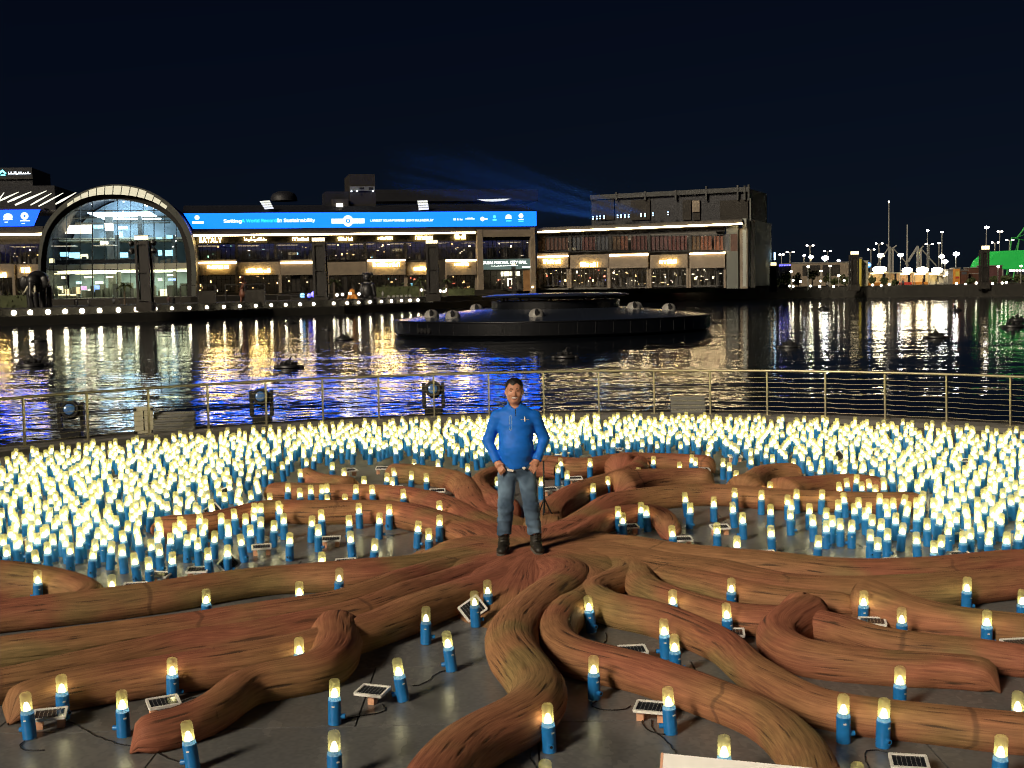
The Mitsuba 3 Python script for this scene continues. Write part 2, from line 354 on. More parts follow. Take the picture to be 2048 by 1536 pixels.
# --- main wing
wA, wB, wC, wD = MW.rect(392, 458, 955, 586)
zr = MW.sz(720, 404)[1]
shell(MW, MW.sz(392, 540)[0], MW.len, MW.sz(720, 460)[1])
sL = MW.sz(368, 440)[0]; sR = MW.len
zt, zb = MW.sz(720, 425.5)[1], MW.sz(720, 455.5)[1]
scr = put(mall, 'screen', MW.flat(Polygon([(sL, zt), (sR, zt), (sR, zb), (sL + 1.6, zb)]), -1.4, 0.5), 'm_black', em=emit(0.002, 0.10, 1.0, 1.8, 40), label='long blue screen band with white lettering')
T0 = -1.42
put(scr, 'lettering', cat([MW.text('Setting', 465, 442, 6.8, T0, 0.02, 36), MW.text('In Sustainability', 592, 440.5, 6.8, T0, 0.02, 76), MW.text('LARGEST SOLAR POWERED LIGHT BULB DISPLAY', 804, 440.6, 4.4, T0, 0.02, 126)]), 'm_black', em=emit(0.95, 0.98, 1, 1.1, 1))
put(scr, 'lettering', MW.text('A World Record', 518, 441.2, 6.4, T0, 0.02, 70), 'm_black', em=emit(0.03, 0.75, 1.0, 0.9, 1))
def disc(w, px, py, r, t, sx=1.0, hole=0.0):
    s, z = w.sz(px, py, t); k = r * 238 / F_PX
    p = affinity.scale(Point(s, z).buffer(k, 12), sx, 1)
    if hole: p = p.difference(Point(s, z).buffer(k * hole, 12))
    return w.flat(p, t, 0.018)
badge = [MW.box(663, 437.6, 687, 447.0, T0, -1.4), MW.box(705, 437.2, 729, 446.6, T0, -1.4), disc(MW, 696, 441.8, 10.5, T0, 0.92, 0.42), disc(MW, 696, 441.8, 2.4, T0, 0.7)]
emb = [*badge, disc(MW, 394, 435.2, 4.2, T0), MW.box(384, 443, 408, 447.4, T0, -1.4),
       MW.strokes(907, 925, 438.6, 4.2, T0 + 0.08, 3), MW.strokes(931, 949, 437.2, 3.6, T0 + 0.08, 4), disc(MW, 965, 438, 4.2, T0), MW.box(967, 437, 976, 439, T0 + 0.004, -1.4),
       disc(MW, 1017, 433.0, 3.8, T0, 1.5), MW.box(1011, 434.8, 1023, 438, T0 + 0.004, -1.4), disc(MW, 1042, 431.6, 4.6, T0), MW.box(1036, 438.0, 1048, 439.4, T0, -1.4)]
put(scr, 'emblem', cat(emb), 'm_black', em=emit(0.92, 0.97, 1, 1.05, 1))
put(scr, 'emblem', cat([disc(MW, 989, 433.4, 3.0, T0), MW.box(985.5, 438, 993, 441.4, T0, -1.4), MW.box(1012, 441, 1023, 442.6, T0, -1.4), MW.box(1037, 441.5, 1047, 443.2, T0, -1.4)]), 'm_black', em=emit(0.1, 0.8, 0.9, 0.9, 1))
put(mall, 'fascia', MW.loc(sL + 1.5, sR, MW.sz(720, 465)[1], zb - 0.02, -1.2, 0.0), 'm_bronze')
def strip(w, x0, y0, x1, y1, s=3.2, t=-0.9, wt=6):
    put(mall, 'light_strip', w.box(x0, y0, x1, y1, t - 0.25, t), 'm_lampskin', em=emit(1.0, 0.72, 0.36, s * 2.0, wt * 1.5), label='warm white strip of light along the canopy edge')
strip(MW, 386, 466.3, 951, 470.0, 2.6, -1.21, 14)
put(mall, 'canopy', MW.loc(MW.sz(386, 470)[0], MW.sz(951, 470)[0], MW.sz(720, 471.6)[1], MW.sz(720, 468.9)[1], -1.2, 2.0), 'm_bronze')
# upper storey
put(mall, 'upper_fascia', MW.loc(MW.sz(392, 480)[0], MW.sz(955, 480)[0], MW.sz(720, 485)[1], MW.sz(720, 471.8)[1], 0.0, 0.5), 'm_bronze')
ux = [396, 470, 476, 548, 555, 628, 655, 727, 735, 808, 815, 866, 884, 953]
for i in range(0, len(ux), 2):
    bay(MW, ux[i], 485.5, ux[i + 1], 519, 100 + i, dens=0.9, pal=('w', 'W', 'W', 't', 'g') if i < 6 else ('w', 'W', 'w', 't'))
for i, x in enumerate([393.5, 473, 551.5, 641.5, 731, 811.5, 875]):
    put(mall, 'pier', MW.box(x - 2.4, 485.3, x + 2.4, 519, -0.15, 0.5), 'm_bronze')
# lower storey: stone fascias, signs and shop fronts
lo = [(394, 473, 1), (474, 560, 0), (561, 630, 1), (656, 733, 0), (735, 811, 1), (813, 868, 0), (892, 953, 1)]
for i, (x0, x1, st) in enumerate(lo):
    put(mall, 'stone_fascia', MW.box(x0, 519.5 if st else 524, x1, 550, -0.9 if st else -0.35, 0.55), 'm_stone')
    if st: strip(MW, x0, 523.5 - 4.5 * (x0 > 700), x1, 527.0 - 4.5 * (x0 > 700), 2.6, -0.92)
    bay(MW, x0 + 3, 550.5, x1 - 3, 584, 200 + i, dens=1.5 if x0 > 730 else 0.8, pal=('w', 'W', 'w', 't', 'r') if x0 > 730 else ('w', 'W', 'w'), blinds=0.5 if i in (2, 3) else 0.0)
    put(mall, 'pier', MW.box(x0 - 1.6, 550.2, x0 + 2.6, 586, -0.2, 0.6), 'm_stone')
    put(mall, 'pier', MW.box(x1 - 2.6, 550.2, x1 + 1.2, 586, -0.2, 0.6), 'm_stone')
put(mall, 'stone_fascia', MW.box(630.5, 519.5, 655.5, 586, -0.1, 0.6), 'm_darkstone')
put(mall, 'stone_fascia', MW.box(868.5, 519.5, 891.5, 586, -0.1, 0.6), 'm_darkstone')
S2 = 12.0
def sign(w, mesh, s=S2, col=(1.0, 0.66, 0.20), label='warm lit shop sign'):
    return put(mall, 'sign', mesh, 'm_lampskin', em=emit(*col, s, 5), label=label)
sign(MW, MW.text('EATALY', 421, 480, 9.5, -0.5, 0.15, 46), label='lit sign reading EATALY')
sign(MW, MW.strokes(488, 533, 478, 9, -0.45, 11, True), label='lit sign in Arabic script')
for j, (a, b, y, h, t) in enumerate([(585, 617, 478, 7, -0.45), (676, 705, 477.4, 7, -0.45), (756, 785, 476.6, 6, -0.45), (831, 866, 475.4, 7, -0.45), (910, 931, 473.6, 9, -0.45),
                                     (415, 457, 533.5, 6.5, -1.35), (492, 541, 541.5, 8, -0.8), (746, 801, 529, 8, -1.35), (828, 862, 536.4, 8, -0.8), (909, 938, 528, 7, -1.35)]):
    sign(MW, MW.strokes(a, b, y, h, t, 20 + j))
# entrance frame at the wing's right end
f0, f1 = 955.5, 1071
put(mall, 'entrance_frame', cat([MW.box(f0, 459, f0 + 11, 588, -1.3, 0.8), MW.box(f1 - 9, 455, f1, 588, -1.3, 0.8), MW.box(f0 + 11.1, 459, f1 - 9.1, 473.5, -1.28, 0.8)]), 'm_stone')
bay(MW, 968, 480, 1062, 516, 301, n=11, dens=0.5, pal=('w', 'W', 'W'))
put(mall, 'lintel', MW.box(967, 473.6, 1062, 480, -0.1, 0.8), 'm_mullion')
sb = put(mall, 'sign_board', MW.box(962, 518, 1063, 538.5, -0.5, 0.4), 'm_black', em=emit(0.20, 0.30, 0.26, 0.26, 2), label='grey green board reading DUBAI FESTIVAL CITY MALL over the entrance')
put(sb, 'lettering', cat([MW.text('DUBAI FESTIVAL CITY MALL', 1010, 524.8, 5.4, -0.52, 0.02, 88), MW.strokes(983, 1036, 531.4, 2.6, -0.43, 77, True), MW.box(1045, 532.6, 1061, 535.2, -0.52, -0.5)]), 'm_lampskin', em=emit(0.9, 0.97, 0.9, 1.5, 1))
bay(MW, 968, 540.5, 1046, 580, 302, n=6, dens=1.6, pal=('W', 'w', 'W', 'r'))
glow(MW, 1002, 543, 1040, 552, 3.5, 3.6, 'c'); glow(MW, 1015, 556, 1028, 572, 4.0, 4.1, 'c')
put(mall, 'wood_panel', MW.box(1046.5, 541, 1062, 582, -0.2, 0.3), 'm_wood')
put(mall, 'wall_washer', MW.box(1064, 573, 1068, 575, -1.6, -1.4), 'm_lampskin', em=emit(1, 0.75, 0.35, 6, 3))
# roof behind the screen: a dark curved roof with lit skylights
zt2 = MW.sz(720, 401)[1]
prof = [(0.0, zt - 0.2), (1.2, zt + 0.5), (4, (zt + zt2) / 2 + 0.3), (9, zt2 - 0.2), (15, zt2), (40, zt2 - 1)]
rv = np.array([[s, t, z] for s in (0.0, sR - 0.4) for t, z in prof]); n_ = len(prof)
roof = put(mall, 'roof', trs(trimesh.Trimesh(rv, np.vstack([[[i, i + n_, i + 1], [i + 1, i + n_, i + n_ + 1]] for i in range(n_ - 1)])), MW.M), 'm_roof')
scene[roof]['bsdf'] = {'type': 'twosided', 'n': scene['m_roof']}
def quad(w, pts, t, th=0.2): return w.flat(Polygon([w.sz(x, y, t) for x, y in pts]), t, th)
for q in ([(519, 402), (539, 400.5), (548, 418), (530, 419)], [(835, 401), (855, 400), (858, 420), (838, 421)]):
    for k in range(4):
        a = [np.array(p) for p in q]; u, v = k / 4 + 0.02, (k + 1) / 4 - 0.04
        put(roof, 'skylight', quad(MW, [a[0] + (a[3] - a[0]) * u, a[1] + (a[2] - a[1]) * u, a[1] + (a[2] - a[1]) * v, a[0] + (a[3] - a[0]) * v], 0.4), 'm_lampskin', em=emit(0.75, 0.8, 0.6, 0.45, 0.5))
put(roof, 'skylight', quad(MW, [(955, 398.6), (1021, 397.4), (1008, 401.5), (985, 403), (968, 402)], 0.5), 'm_lampskin', em=emit(0.75, 0.8, 0.7, 0.5, 1))
# plant rooms on the roof
put(mall, 'plant_room', MW.box(700, 348, 751, 430, 6, 16), 'm_bronze')
put(mall, 'air_unit', MW.box(700, 372.5, 750, 381.5, 5.6, 5.99), 'm_wallgrey')
put(mall, 'air_unit', cat([MW.box(719, 374.5, 728, 378.5, 5.5, 5.6), MW.box(738, 374.5, 746, 380, 5.5, 5.6)]), 'm_roof')
put(mall, 'roof_lamp', cat([MW.box(x, 381.4, x + 2.2, 383.4, 5.2, 5.4) for x in (702, 713, 745)]), 'm_lampskin', em=emit(0.8, 0.9, 1, 4, 0.5))
put(mall, 'plant_room', MW.box(651, 383, 699, 430, 7, 15), 'm_roof')
put(mall, 'plant_room', MW.box(665, 398, 697, 424, 5, 6.9), 'm_darkstone')
put(mall, 'roof_lamp', MW.box(673, 407.5, 686, 413, 4.6, 4.9), 'm_lampskin', em=emit(1, 0.95, 0.8, 3.5, 1))
put(mall, 'vent_box', cat([MW.box(676, 417, 684, 424, 4.7, 4.95), MW.box(691, 417, 697, 424, 4.7, 4.95)]), 'm_wallgrey')
put(mall, 'roof_parapet', MW.box(752, 379, 1076, 402, 22, 30), 'm_roof')
s_, z_ = MW.sz(568, 402, 24.0)
put(mall, 'roof_dome', trs(lathe([(2.8, 0), (2.7, .8), (2.3, 1.5), (1.2, 2.0), (0.01, 2.1)], 18), MW.M @ mv(s_, 24.0, z_)), 'm_roof', smooth=40)

# --- right wing
shell(RW, 0.3, RW.len - 6, RW.sz(1280, 450)[1])
put(mall, 'upper_fascia', RW.box(1073, 447.0, 1484, 456.5, -1.1, 0.6), 'm_bronze')
strip(RW, 1074, 457.4 - 3.5, 1484, 461.0 - 3.5, 2.8, -1.3, 14)
put(mall, 'canopy', RW.loc(0.3, RW.len - 3, RW.sz(1280, 460)[1], RW.sz(1280, 457.2)[1], -1.28, 0.6), 'm_bronze')
put(mall, 'upper_fascia', RW.box(1073, 459.6, 1450, 469.5, 0.05, 0.6), 'm_bronze')
posters = [(1075, 1136, 'p_rust'), (1144, 1164, 'p_slate'), (1165, 1190, 'p_red'), (1191, 1216, 'p_slate'), (1226, 1240, 'p_amber'), (1240, 1256, 'p_orange'), (1262, 1294, 'p_red'), (1302, 1338, 'p_pink'), (1338, 1374, 'p_red'),
           (1384, 1402, 'p_amber'), (1402, 1424, 'p_orange'), (1428, 1446, 'p_orange')]
for k, (a, b, m) in enumerate(posters):
    put(mall, 'poster', RW.box(a, 472, b, 500, 0.30, 0.36), 'm_' + m)
for a, b in ((1075, 1138), (1143, 1217), (1224, 1296), (1301, 1376), (1383, 1447)):
    n = round((b - a) / 8); xs = np.linspace(a, b, n + 1)
    win = put(mall, 'window', cat([RW.box(x - 0.45, 470, x + 0.45, 503, -0.08, 0.1) for x in xs] + [RW.box(a, 469.2, b, 470.4, -0.05, 0.12), RW.box(a, 502, b, 503.4, -0.05, 0.12)]), 'm_mullion')
    for i in range(n): put(win, 'pane', RW.box(xs[i] + 0.5, 470.6, xs[i + 1] - 0.5, 501.8, 0.0, 0.012), 'm_glass')
for x in (1140.5, 1220.5, 1298.5, 1379.5, 1449):
    put(mall, 'pier', RW.box(x - 2.2, 469.7, x + 2.2, 503, -0.2, 0.6), 'm_bronze')
lo = [(1074, 1136, 1, 523), (1140, 1217, 0, 528), (1218, 1296, 1, 0), (1300, 1375, 0, 523), (1379, 1450, 1, 0)]
for i, (x0, x1, st, sy) in enumerate(lo):
    put(mall, 'stone_fascia', RW.box(x0, 506 if st else 509, x1, 536, -0.9 if st else -0.35, 0.55), 'm_stone')
    if st: strip(RW, x0, 511.5 - 0.022 * (x0 - 1074), x1, 514.7 - 0.022 * (x0 - 1074), 2.8, -0.92)
    bay(RW, x0 + 3, 536.5, x1 - 3, 572, 400 + i, dens=2.2, pal=('w', 'W', 'W', 'w', 'b', 'r') if i < 2 else ('w', 'W', 'W'))
    put(mall, 'pier', RW.box(x0 - 1.6, 536.2, x0 + 2.6, 576, -0.2, 0.6), 'm_stone')
    put(mall, 'pier', RW.box(x1 - 2.6, 536.2, x1 + 1.4, 576, -0.2, 0.6), 'm_stone')
for j, (a, b, y) in enumerate([(1086, 1121, 523), (1160, 1196, 528.5), (1319, 1354, 523)]):
    sign(RW, RW.strokes(a, b, y, 8, -1.35 if j == 0 else -0.8, 60 + j))
put(mall, 'end_pier', RW.box(1453, 440, 1476, 577, -0.5, 0.8), 'm_wallgrey')
put(mall, 'poster', RW.box(1461, 468, 1475, 502, -0.56, -0.5), 'm_p_rust')
put(mall, 'poster', RW.box(1451, 468, 1458.5, 502, -0.56, -0.5), 'm_p_slate')
put(mall, 'end_pier', RW.box(1477.2, 456, 1495, 577, 0.2, 0.8), 'm_stone')
put(mall, 'end_wall', trs(bx(0.1, EW.len, 0.3, 1.0, TERR_Z - 0.4, EW.sz(1512, 440)[1]), EW.M), 'm_palewall')
put(mall, 'end_poster', EW.box(1501, 443, 1510.5, 575, 0.2, 0.29), 'm_p_rust')
put(mall, 'upper_block', RW.box(1183, 386, 1500, 447, 5, 20), 'm_roof')
put(mall, 'roof_beam', RW.box(1180, 382, 1497, 391, 4.2, 4.98), 'm_roofgrey')
for x, y in ((1232, 384), (1290, 382), (1351, 380), (1412, 372), (1475, 370), (1489, 371), (1497, 369)):
    put(mall, 'roof_post', RW.box(x - 1.6, y, x + 1.6, 400, 4.0, 4.7), 'm_roofgrey')
for x0, x1 in ((1190, 1228), (1262, 1300), (1365, 1382), (1386, 1400), (1440, 1496)):
    put(mall, 'roof_panel', RW.box(x0, 400, x1, 440, 4.6, 4.95), 'm_darkstone')
put(mall, 'roof_mast', RW.box(1499.5, 396, 1502, 441, 2, 2.3), 'm_wallgrey')
put(mall, 'roof_panel', RW.box(1384, 401, 1399, 424, 4.3, 4.55), 'm_stone')
# little projector lamps in pairs along the roof edge
BEAMS = []
for k, x in enumerate((1186, 1193.5, 1200.5, 1208, 1235, 1242, 1249.5, 1257, 1282, 1290, 1305.5, 1336)):
    y = 435.5 - 0.058 * (x - 1186)
    pr = thing('stage_projector', 'small blue white projector lamp pair on the mall roof edge', 'projector', 'projectors along the roof edge')
    put(pr, 'housing', RW.box(x - 1.6, y - 4.5, x + 1.6, y + 6, 1.6, 2.2), 'm_black')
    put(pr, 'lens', cat([RW.box(x - 1.1, y - 3.2, x + 1.1, y - 1.0, 1.5, 1.59), RW.box(x - 1.1, y + 1.2, x + 1.1, y + 3.2, 1.5, 1.59)]), 'm_lampskin', em=emit(0.35, 0.65, 1.0, 3.5, 0.5))
    s, z = RW.sz(x, y, 1.5); BEAMS.append((RW.M @ [s, 1.3, z, 1])[:3])

# --- left wing
sl1 = LW.sz(88, 440)[0]
shell(LW, 0.3, LW.sz(84, 540)[0], LW.sz(40, 462)[1])
zlt, zlb = LW.sz(40, 420.5)[1], LW.sz(40, 453)[1]
scl = put(mall, 'screen', LW.flat(Polygon([(0, zlt), (sl1 - 0.3, zlt), (sl1 - 1.6, zlb), (0, zlb)]), -1.4, 0.5), 'm_black', em=emit(0.002, 0.06, 1.0, 1.8, 10), label='blue screen band left of the glass arch')
put(scl, 'emblem', cat([disc(LW, 16, 433.5, 6, T0, 1.3), disc(LW, 49, 432, 6.6, T0, 1.0, 0.3), LW.box(6, 437.5, 25, 440, T0, -1.4), LW.box(40, 440.4, 60, 442.4, T0, -1.4), LW.box(9, 443.4, 16, 445, T0, -1.4), LW.box(43, 446, 50, 447.6, T0, -1.4)]), 'm_black', em=emit(0.75, 0.95, 1, 0.95, 1))
put(mall, 'fascia', LW.box(-85, 453.2, 86, 466, -1.2, 0.3), 'm_bronze')
strip(LW, -85, 467, 89, 471.5, 2.8, -1.21, 8)
put(mall, 'upper_fascia', LW.box(-85, 471, 82, 488, 0, 0.5), 'm_bronze')
bay(LW, -82, 488.5, 82, 528, 501, n=16, dens=0.6, pal=('w', 'W', 't'))
for a, b in ((-85, 24), (30, 82)):
    put(mall, 'stone_fascia', LW.box(a, 528.5, b, 556, -0.4, 0.5), 'm_stone')
put(mall, 'pier', LW.box(24.2, 528.5, 29.8, 598, -0.8, 0.5), 'm_stone')
bay(LW, -82, 557, 82, 596, 502, n=15, dens=0.7)
sign(LW, LW.strokes(-14, 12, 550, 9, -0.5, 91)); sign(LW, LW.strokes(42, 60, 540, 9, -0.5, 92))
put(mall, 'roof_deck', LW.box(-88, 372, 110, 421, 3, 20), 'm_roof')
put(mall, 'roof_edge', LW.box(-88, 416.5, 88, 420.3, -0.9, 2.8), 'm_roof')
for k, (xa, ya, xb, yb, wd) in enumerate([(-8, 407, 8, 385, 2.5), (-2, 402, 37, 384, 3.0), (15, 404, 62, 383.5, 3.6), (30, 410, 93, 381.5, 4.2), (61, 410, 103, 386.5, 2.6), (77, 412.5, 126, 386, 2.6), (111, 408, 152, 385, 3.4)]):
    a, b = np.array([xa, ya]), np.array([xb, yb]); d = (b - a) / np.linalg.norm(b - a); q = np.array([-d[1], d[0]])
    m_ = a + 0.3 * (b - a)
    put(mall, 'roof_slit', quad(LW, [a - q * wd * 0.35, m_ - q * wd * 0.6, b - q * 0.4, b + q * 0.4, m_ + q * wd * 0.6, a + q * wd * 0.35], 2.85), 'm_lampskin', em=emit(0.85, 0.85, 0.66, 0.8, 1), label='leaf shaped slit of light in the dark roof')

# --- glass arch
AW = Wall(82, 212, 392, 217)
def smoothline(pts, n=60):
    p = np.array([AW.sz(*q) for q in pts]); k = np.r_[0, np.cumsum(np.linalg.norm(np.diff(p, axis=0), axis=1))]
    return CubicSpline(k, p)(np.linspace(0, k[-1], n))
base_z = TERR_Z - 0.1
outer = smoothline([(82, 594), (82, 540), (83, 500), (94, 455), (128, 412), (178, 382), (232, 371), (287, 379), (338, 406), (375, 450), (391, 500), (394, 550), (394, 592)])
inner = smoothline([(95, 594), (96, 540), (100, 490), (113, 455), (141, 427), (178, 407), (226, 400), (276, 405), (324, 425), (354, 452), (369, 490), (375, 540), (376, 590)])
mid = smoothline([(87, 594), (87, 540), (90, 500), (103, 457), (134, 420), (180, 396), (230, 391), (280, 396), (330, 417), (365, 455), (381, 500), (385, 550), (385, 592)])
for c in (outer, inner, mid): c[[0, -1], 1] = base_z
Po, Pi, Pm = (Polygon(c).buffer(0) for c in (outer, inner, mid))
put(mall, 'arch_frame', AW.flat(Po.difference(Pm.buffer(0.02)), -2.4, 2.0), 'm_archframe')
put(mall, 'arch_frame', AW.flat(Pm.difference(Pi), -1.6, 2.6), 'm_bronze')
vault = trimesh.Trimesh(np.array([[s, t, z] for s, z in outer for t in (-0.4, 34)]), np.vstack([[[2 * i, 2 * i + 1, 2 * i + 2], [2 * i + 1, 2 * i + 3, 2 * i + 2]] for i in range(len(outer) - 1)]))
k = put(mall, 'vault_roof', trs(vault, AW.M), 'm_roof'); scene[k]['bsdf'] = {'type': 'twosided', 'n': scene['m_roof']}
for i in range(13):
    u0, u1 = 0.335 + 0.0265 * i, 0.335 + 0.0265 * (i + 1) - 0.003
    idx = lambda c, u: c[int(round(u * 59))] * (1 - (u * 59 % 1) * 0) if False else np.array([np.interp(u * 59, np.arange(60), c[:, q]) for q in (0, 1)])
    fr = 0.86 if 2 < i < 10 else 0.5 + 0.12 * min(i, 12 - i)
    a, b = idx(mid, u0), idx(mid, u1); c_, d_ = idx(outer, u0), idx(outer, u1)
    put(mall, 'soffit_panel', AW.flat(Polygon([a, b, b + (d_ - b) * fr, a + (c_ - a) * fr]), -2.46, 0.05), 'm_lampskin', em=emit(0.80, 0.76, 0.52, 0.30, 0.5))
mull = []
xs = [95, 108, 134, 161, 185.5, 210.5, 236, 262, 287, 308.5, 330, 353, 376]; ys = [398, 421, 479, 539, 594]
gl = put(mall, 'glass_front', cat([AW.flat(Polygon([AW.sz(x - w, 390), AW.sz(x + w, 390), AW.sz(x + w, 600), AW.sz(x - w, 600)]).intersection(Pi), -0.5, 0.3) for x, w in [(x, 0.9 if x in (185.5, 308.5) else 0.5) for x in xs[1:-1]]] +
                              [AW.flat(Polygon([AW.sz(85, y - 0.6), AW.sz(390, y - 0.6), AW.sz(390, y + 0.6), AW.sz(85, y + 0.6)]).intersection(Pi), -0.46, 0.24) for y in ys[1:-1]]), 'm_mullion')
for i in range(len(xs) - 1):
    for j in range(len(ys) - 1):
        g = Polygon([AW.sz(xs[i], ys[j]), AW.sz(xs[i + 1], ys[j]), AW.sz(xs[i + 1], ys[j + 1]), AW.sz(xs[i], ys[j + 1])]).intersection(Pi)
        if g.area > 0.3 and g.geom_type == 'Polygon': put(gl, 'pane', AW.flat(g, -0.36, 0.02), 'm_glass')
# the hall behind it
A_ = lambda x0, y0, x1, y1, t0, t1: AW.box(x0, y0, x1, y1, t0, t1)
s0, s1 = AW.sz(60, 540, 20)[0], AW.sz(410, 540, 20)[0]
za, zb_, zc = AW.sz(235, 527)[1], AW.sz(235, 539)[1], AW.sz(235, 474)[1]
put(mall, 'hall_wall', AW.flat(Po.buffer(-0.3), 26, 0.4), 'm_insideblue')
put(mall, 'hall_floor', trs(bx(0.8, AW.len - 0.8, 0.3, 25.9, base_z - 0.3, TERR_Z + 0.02), AW.M), 'm_inside')
put(mall, 'hall_gallery', trs(cat([bx(0.9, AW.len - 1.2, 3.0, 9.0, zb_, za), bx(0.9, AW.len - 1.2, 14.0, 25.9, zc, zc + 0.5), bx(0.9, AW.len - 1.2, 9.01, 25.9, zb_, zb_ + 0.4)]), AW.M), 'm_cream')
put(mall, 'hall_railing', A_(112, 519, 300, 526.8, 3.1, 3.2), 'm_mullion')
put(mall, 'hall_column', cat([A_(214, 420, 228, 590, 14, 15), A_(278, 420, 286, 592, 11, 12), A_(232, 470, 240, 592, 12, 13), A_(345, 470, 352, 590, 10, 11)]), 'm_archframe')
put(mall, 'hall_beam', cat([A_(140, 432, 352, 436, 16, 17), A_(150, 444, 340, 447, 20, 21), A_(232, 440, 350, 442, 12, 12.5)]), 'm_archframe')
put(mall, 'hall_ceiling_lamp', trs(bx(8, AW.len - 8, 4, 24, 17.6, 17.8), AW.M), 'm_lampskin', em=emit(0.60, 0.82, 1.0, 3.6, 20))
put(mall, 'hall_ceiling_lamp', trs(bx(2, AW.len - 2, 5, 24, zb_ - 0.25, zb_ - 0.1), AW.M), 'm_lampskin', em=emit(0.9, 0.95, 0.58, 2.0, 14))
hall = {WHITE: [A_(108, 450, 184, 467, 18, 18.3), A_(209, 446, 226, 461, 9, 9.4), A_(200, 483, 216, 488.5, 10, 10.3), A_(190, 563, 206, 568, 8, 8.2), A_(168, 552, 186, 556, 10, 10.2), A_(212, 553, 226, 556, 9, 9.2), A_(316, 556, 324, 562, 9, 9.2), A_(334, 549, 346, 552, 9, 9.2), A_(123, 552, 130, 558, 9, 9.2)],
        TEAL: [A_(236, 452, 256, 459, 9, 9.2), A_(238, 463, 246, 475, 9, 9.2), A_(313, 474, 324, 479, 9, 9.2), A_(333, 470, 345, 477, 9, 9.2), A_(330, 500, 345, 512, 9, 9.2), A_(316, 500, 324, 511, 9, 9.2), A_(120, 504, 136, 513, 11, 11.2), A_(138, 505, 160, 517, 11.4, 11.6), A_(240, 505, 256, 515, 11, 11.2), A_(152, 563, 163, 568, 9, 9.2), A_(187, 450, 206, 457, 17.5, 17.7)],
        (1.0, 0.9, 0.45): [A_(160, 508, 176, 517, 11, 11.2), A_(97, 517, 108, 526, 6, 6.2), A_(98, 546, 140, 548.5, 12, 12.2), A_(150, 546, 240, 548, 12.5, 12.7), A_(115, 572, 126, 586, 9, 9.2), A_(176, 578, 184, 586, 9, 9.2), A_(145, 575, 150, 588, 9, 9.2), A_(320, 578, 334, 592, 9, 9.2), A_(336, 582, 346, 592, 9, 9.2), A_(108, 588, 138, 591, 7, 7.2), A_(140, 588, 152, 591, 7, 7.2)],
        (0.9, 0.2, 0.6): [A_(162, 572, 173, 580, 8, 8.2)], (0.05, 0.25, 1.0): [A_(188, 571, 199, 583, 8.5, 8.7), A_(336, 557, 352, 561, 9, 9.2)], (0.9, 0.5, 0.2): [A_(153, 574, 161, 588, 8.6, 8.8), A_(130, 578, 138, 590, 8.6, 8.8)], (0.2, 0.8, 0.4): [A_(287, 421, 295, 427, 12, 12.1)]}
for c, ms in hall.items():
    put(mall, 'hall_display', cat(ms), 'm_lampskin', em=emit(*c, 1.7 if c == WHITE else 0.9, 2), kind='stuff')
r = random.Random(5)
fit = [A_(x, 527 - r.uniform(4, 14), x + r.uniform(4, 10), 527, 5, 6) for x in range(112, 350, 13)] + [A_(x, 590 - r.uniform(8, 26), x + r.uniform(4, 12), 595, r.uniform(6, 12), 12.5) for x in range(100, 362, 9)]
put(mall, 'hall_fitting', cat(fit), 'm_wallgrey', kind='stuff')
put(mall, 'hall_spot', cat([A_(x, y, x + 2.4, y + 2, 8, 8.3) for x, y in ((246, 402), (245, 422), (288, 408), (292, 411), (306, 415), (350, 470), (351, 481), (345, 492), (183, 408), (241, 533), (287, 532))] + [A_(r.uniform(100, 365), r.uniform(545, 575), 0, 0, 9, 9.2) for _ in range(0)]), 'm_lampskin', em=emit(1, 0.95, 0.8, 4, 1), kind='stuff')
COLS = {'w': WARM, 'W': WHITE, 't': TEAL, 'b': (0.06, 0.10, 1.0), 'g': (0.35, 0.9, 0.5), 'r': (1.0, 0.18, 0.10), 'c': (1.0, 0.92, 0.6)}
for c, ms in LIGHTS.items():
    put(mall, 'shop_lamp', cat(ms), 'm_lampskin', em=emit(*COLS[c], 3.6 if c in 'wW' else 1.4, 8 if c in 'wW' else 3), kind='stuff')
# --- the dark office block with a lit sign far behind on the left
bl = thing('office_block', 'dark office block with a small lit blue and white roof sign above the arch wing', 'building')
OW = Wall(-200, 330, 90, 335)
put(bl, 'wall', OW.box(-190, 336, 66, 420, 0, 20), 'm_roof')
put(bl, 'parapet', OW.box(-190, 356, 66, 359, -0.6, -0.01), 'm_bronze')
put(bl, 'sign_letters', OW.strokes(16, 61, 346.5, 6, -0.1, 15, True), 'm_lampskin', em=emit(0.8, 0.9, 1, 1.6, 1))
lg = [OW.flat(Polygon([OW.sz(*q) for q in [(-3, 346), (5, 339.5), (13, 346.5), (10, 348), (5, 343.5), (0, 348)]]), -0.3, 0.3), OW.box(1.5, 349, 10, 351.5, -0.3, 0)]
put(bl, 'sign_emblem', cat(lg), 'm_lampskin', em=emit(0.1, 0.8, 0.9, 1.4, 1))

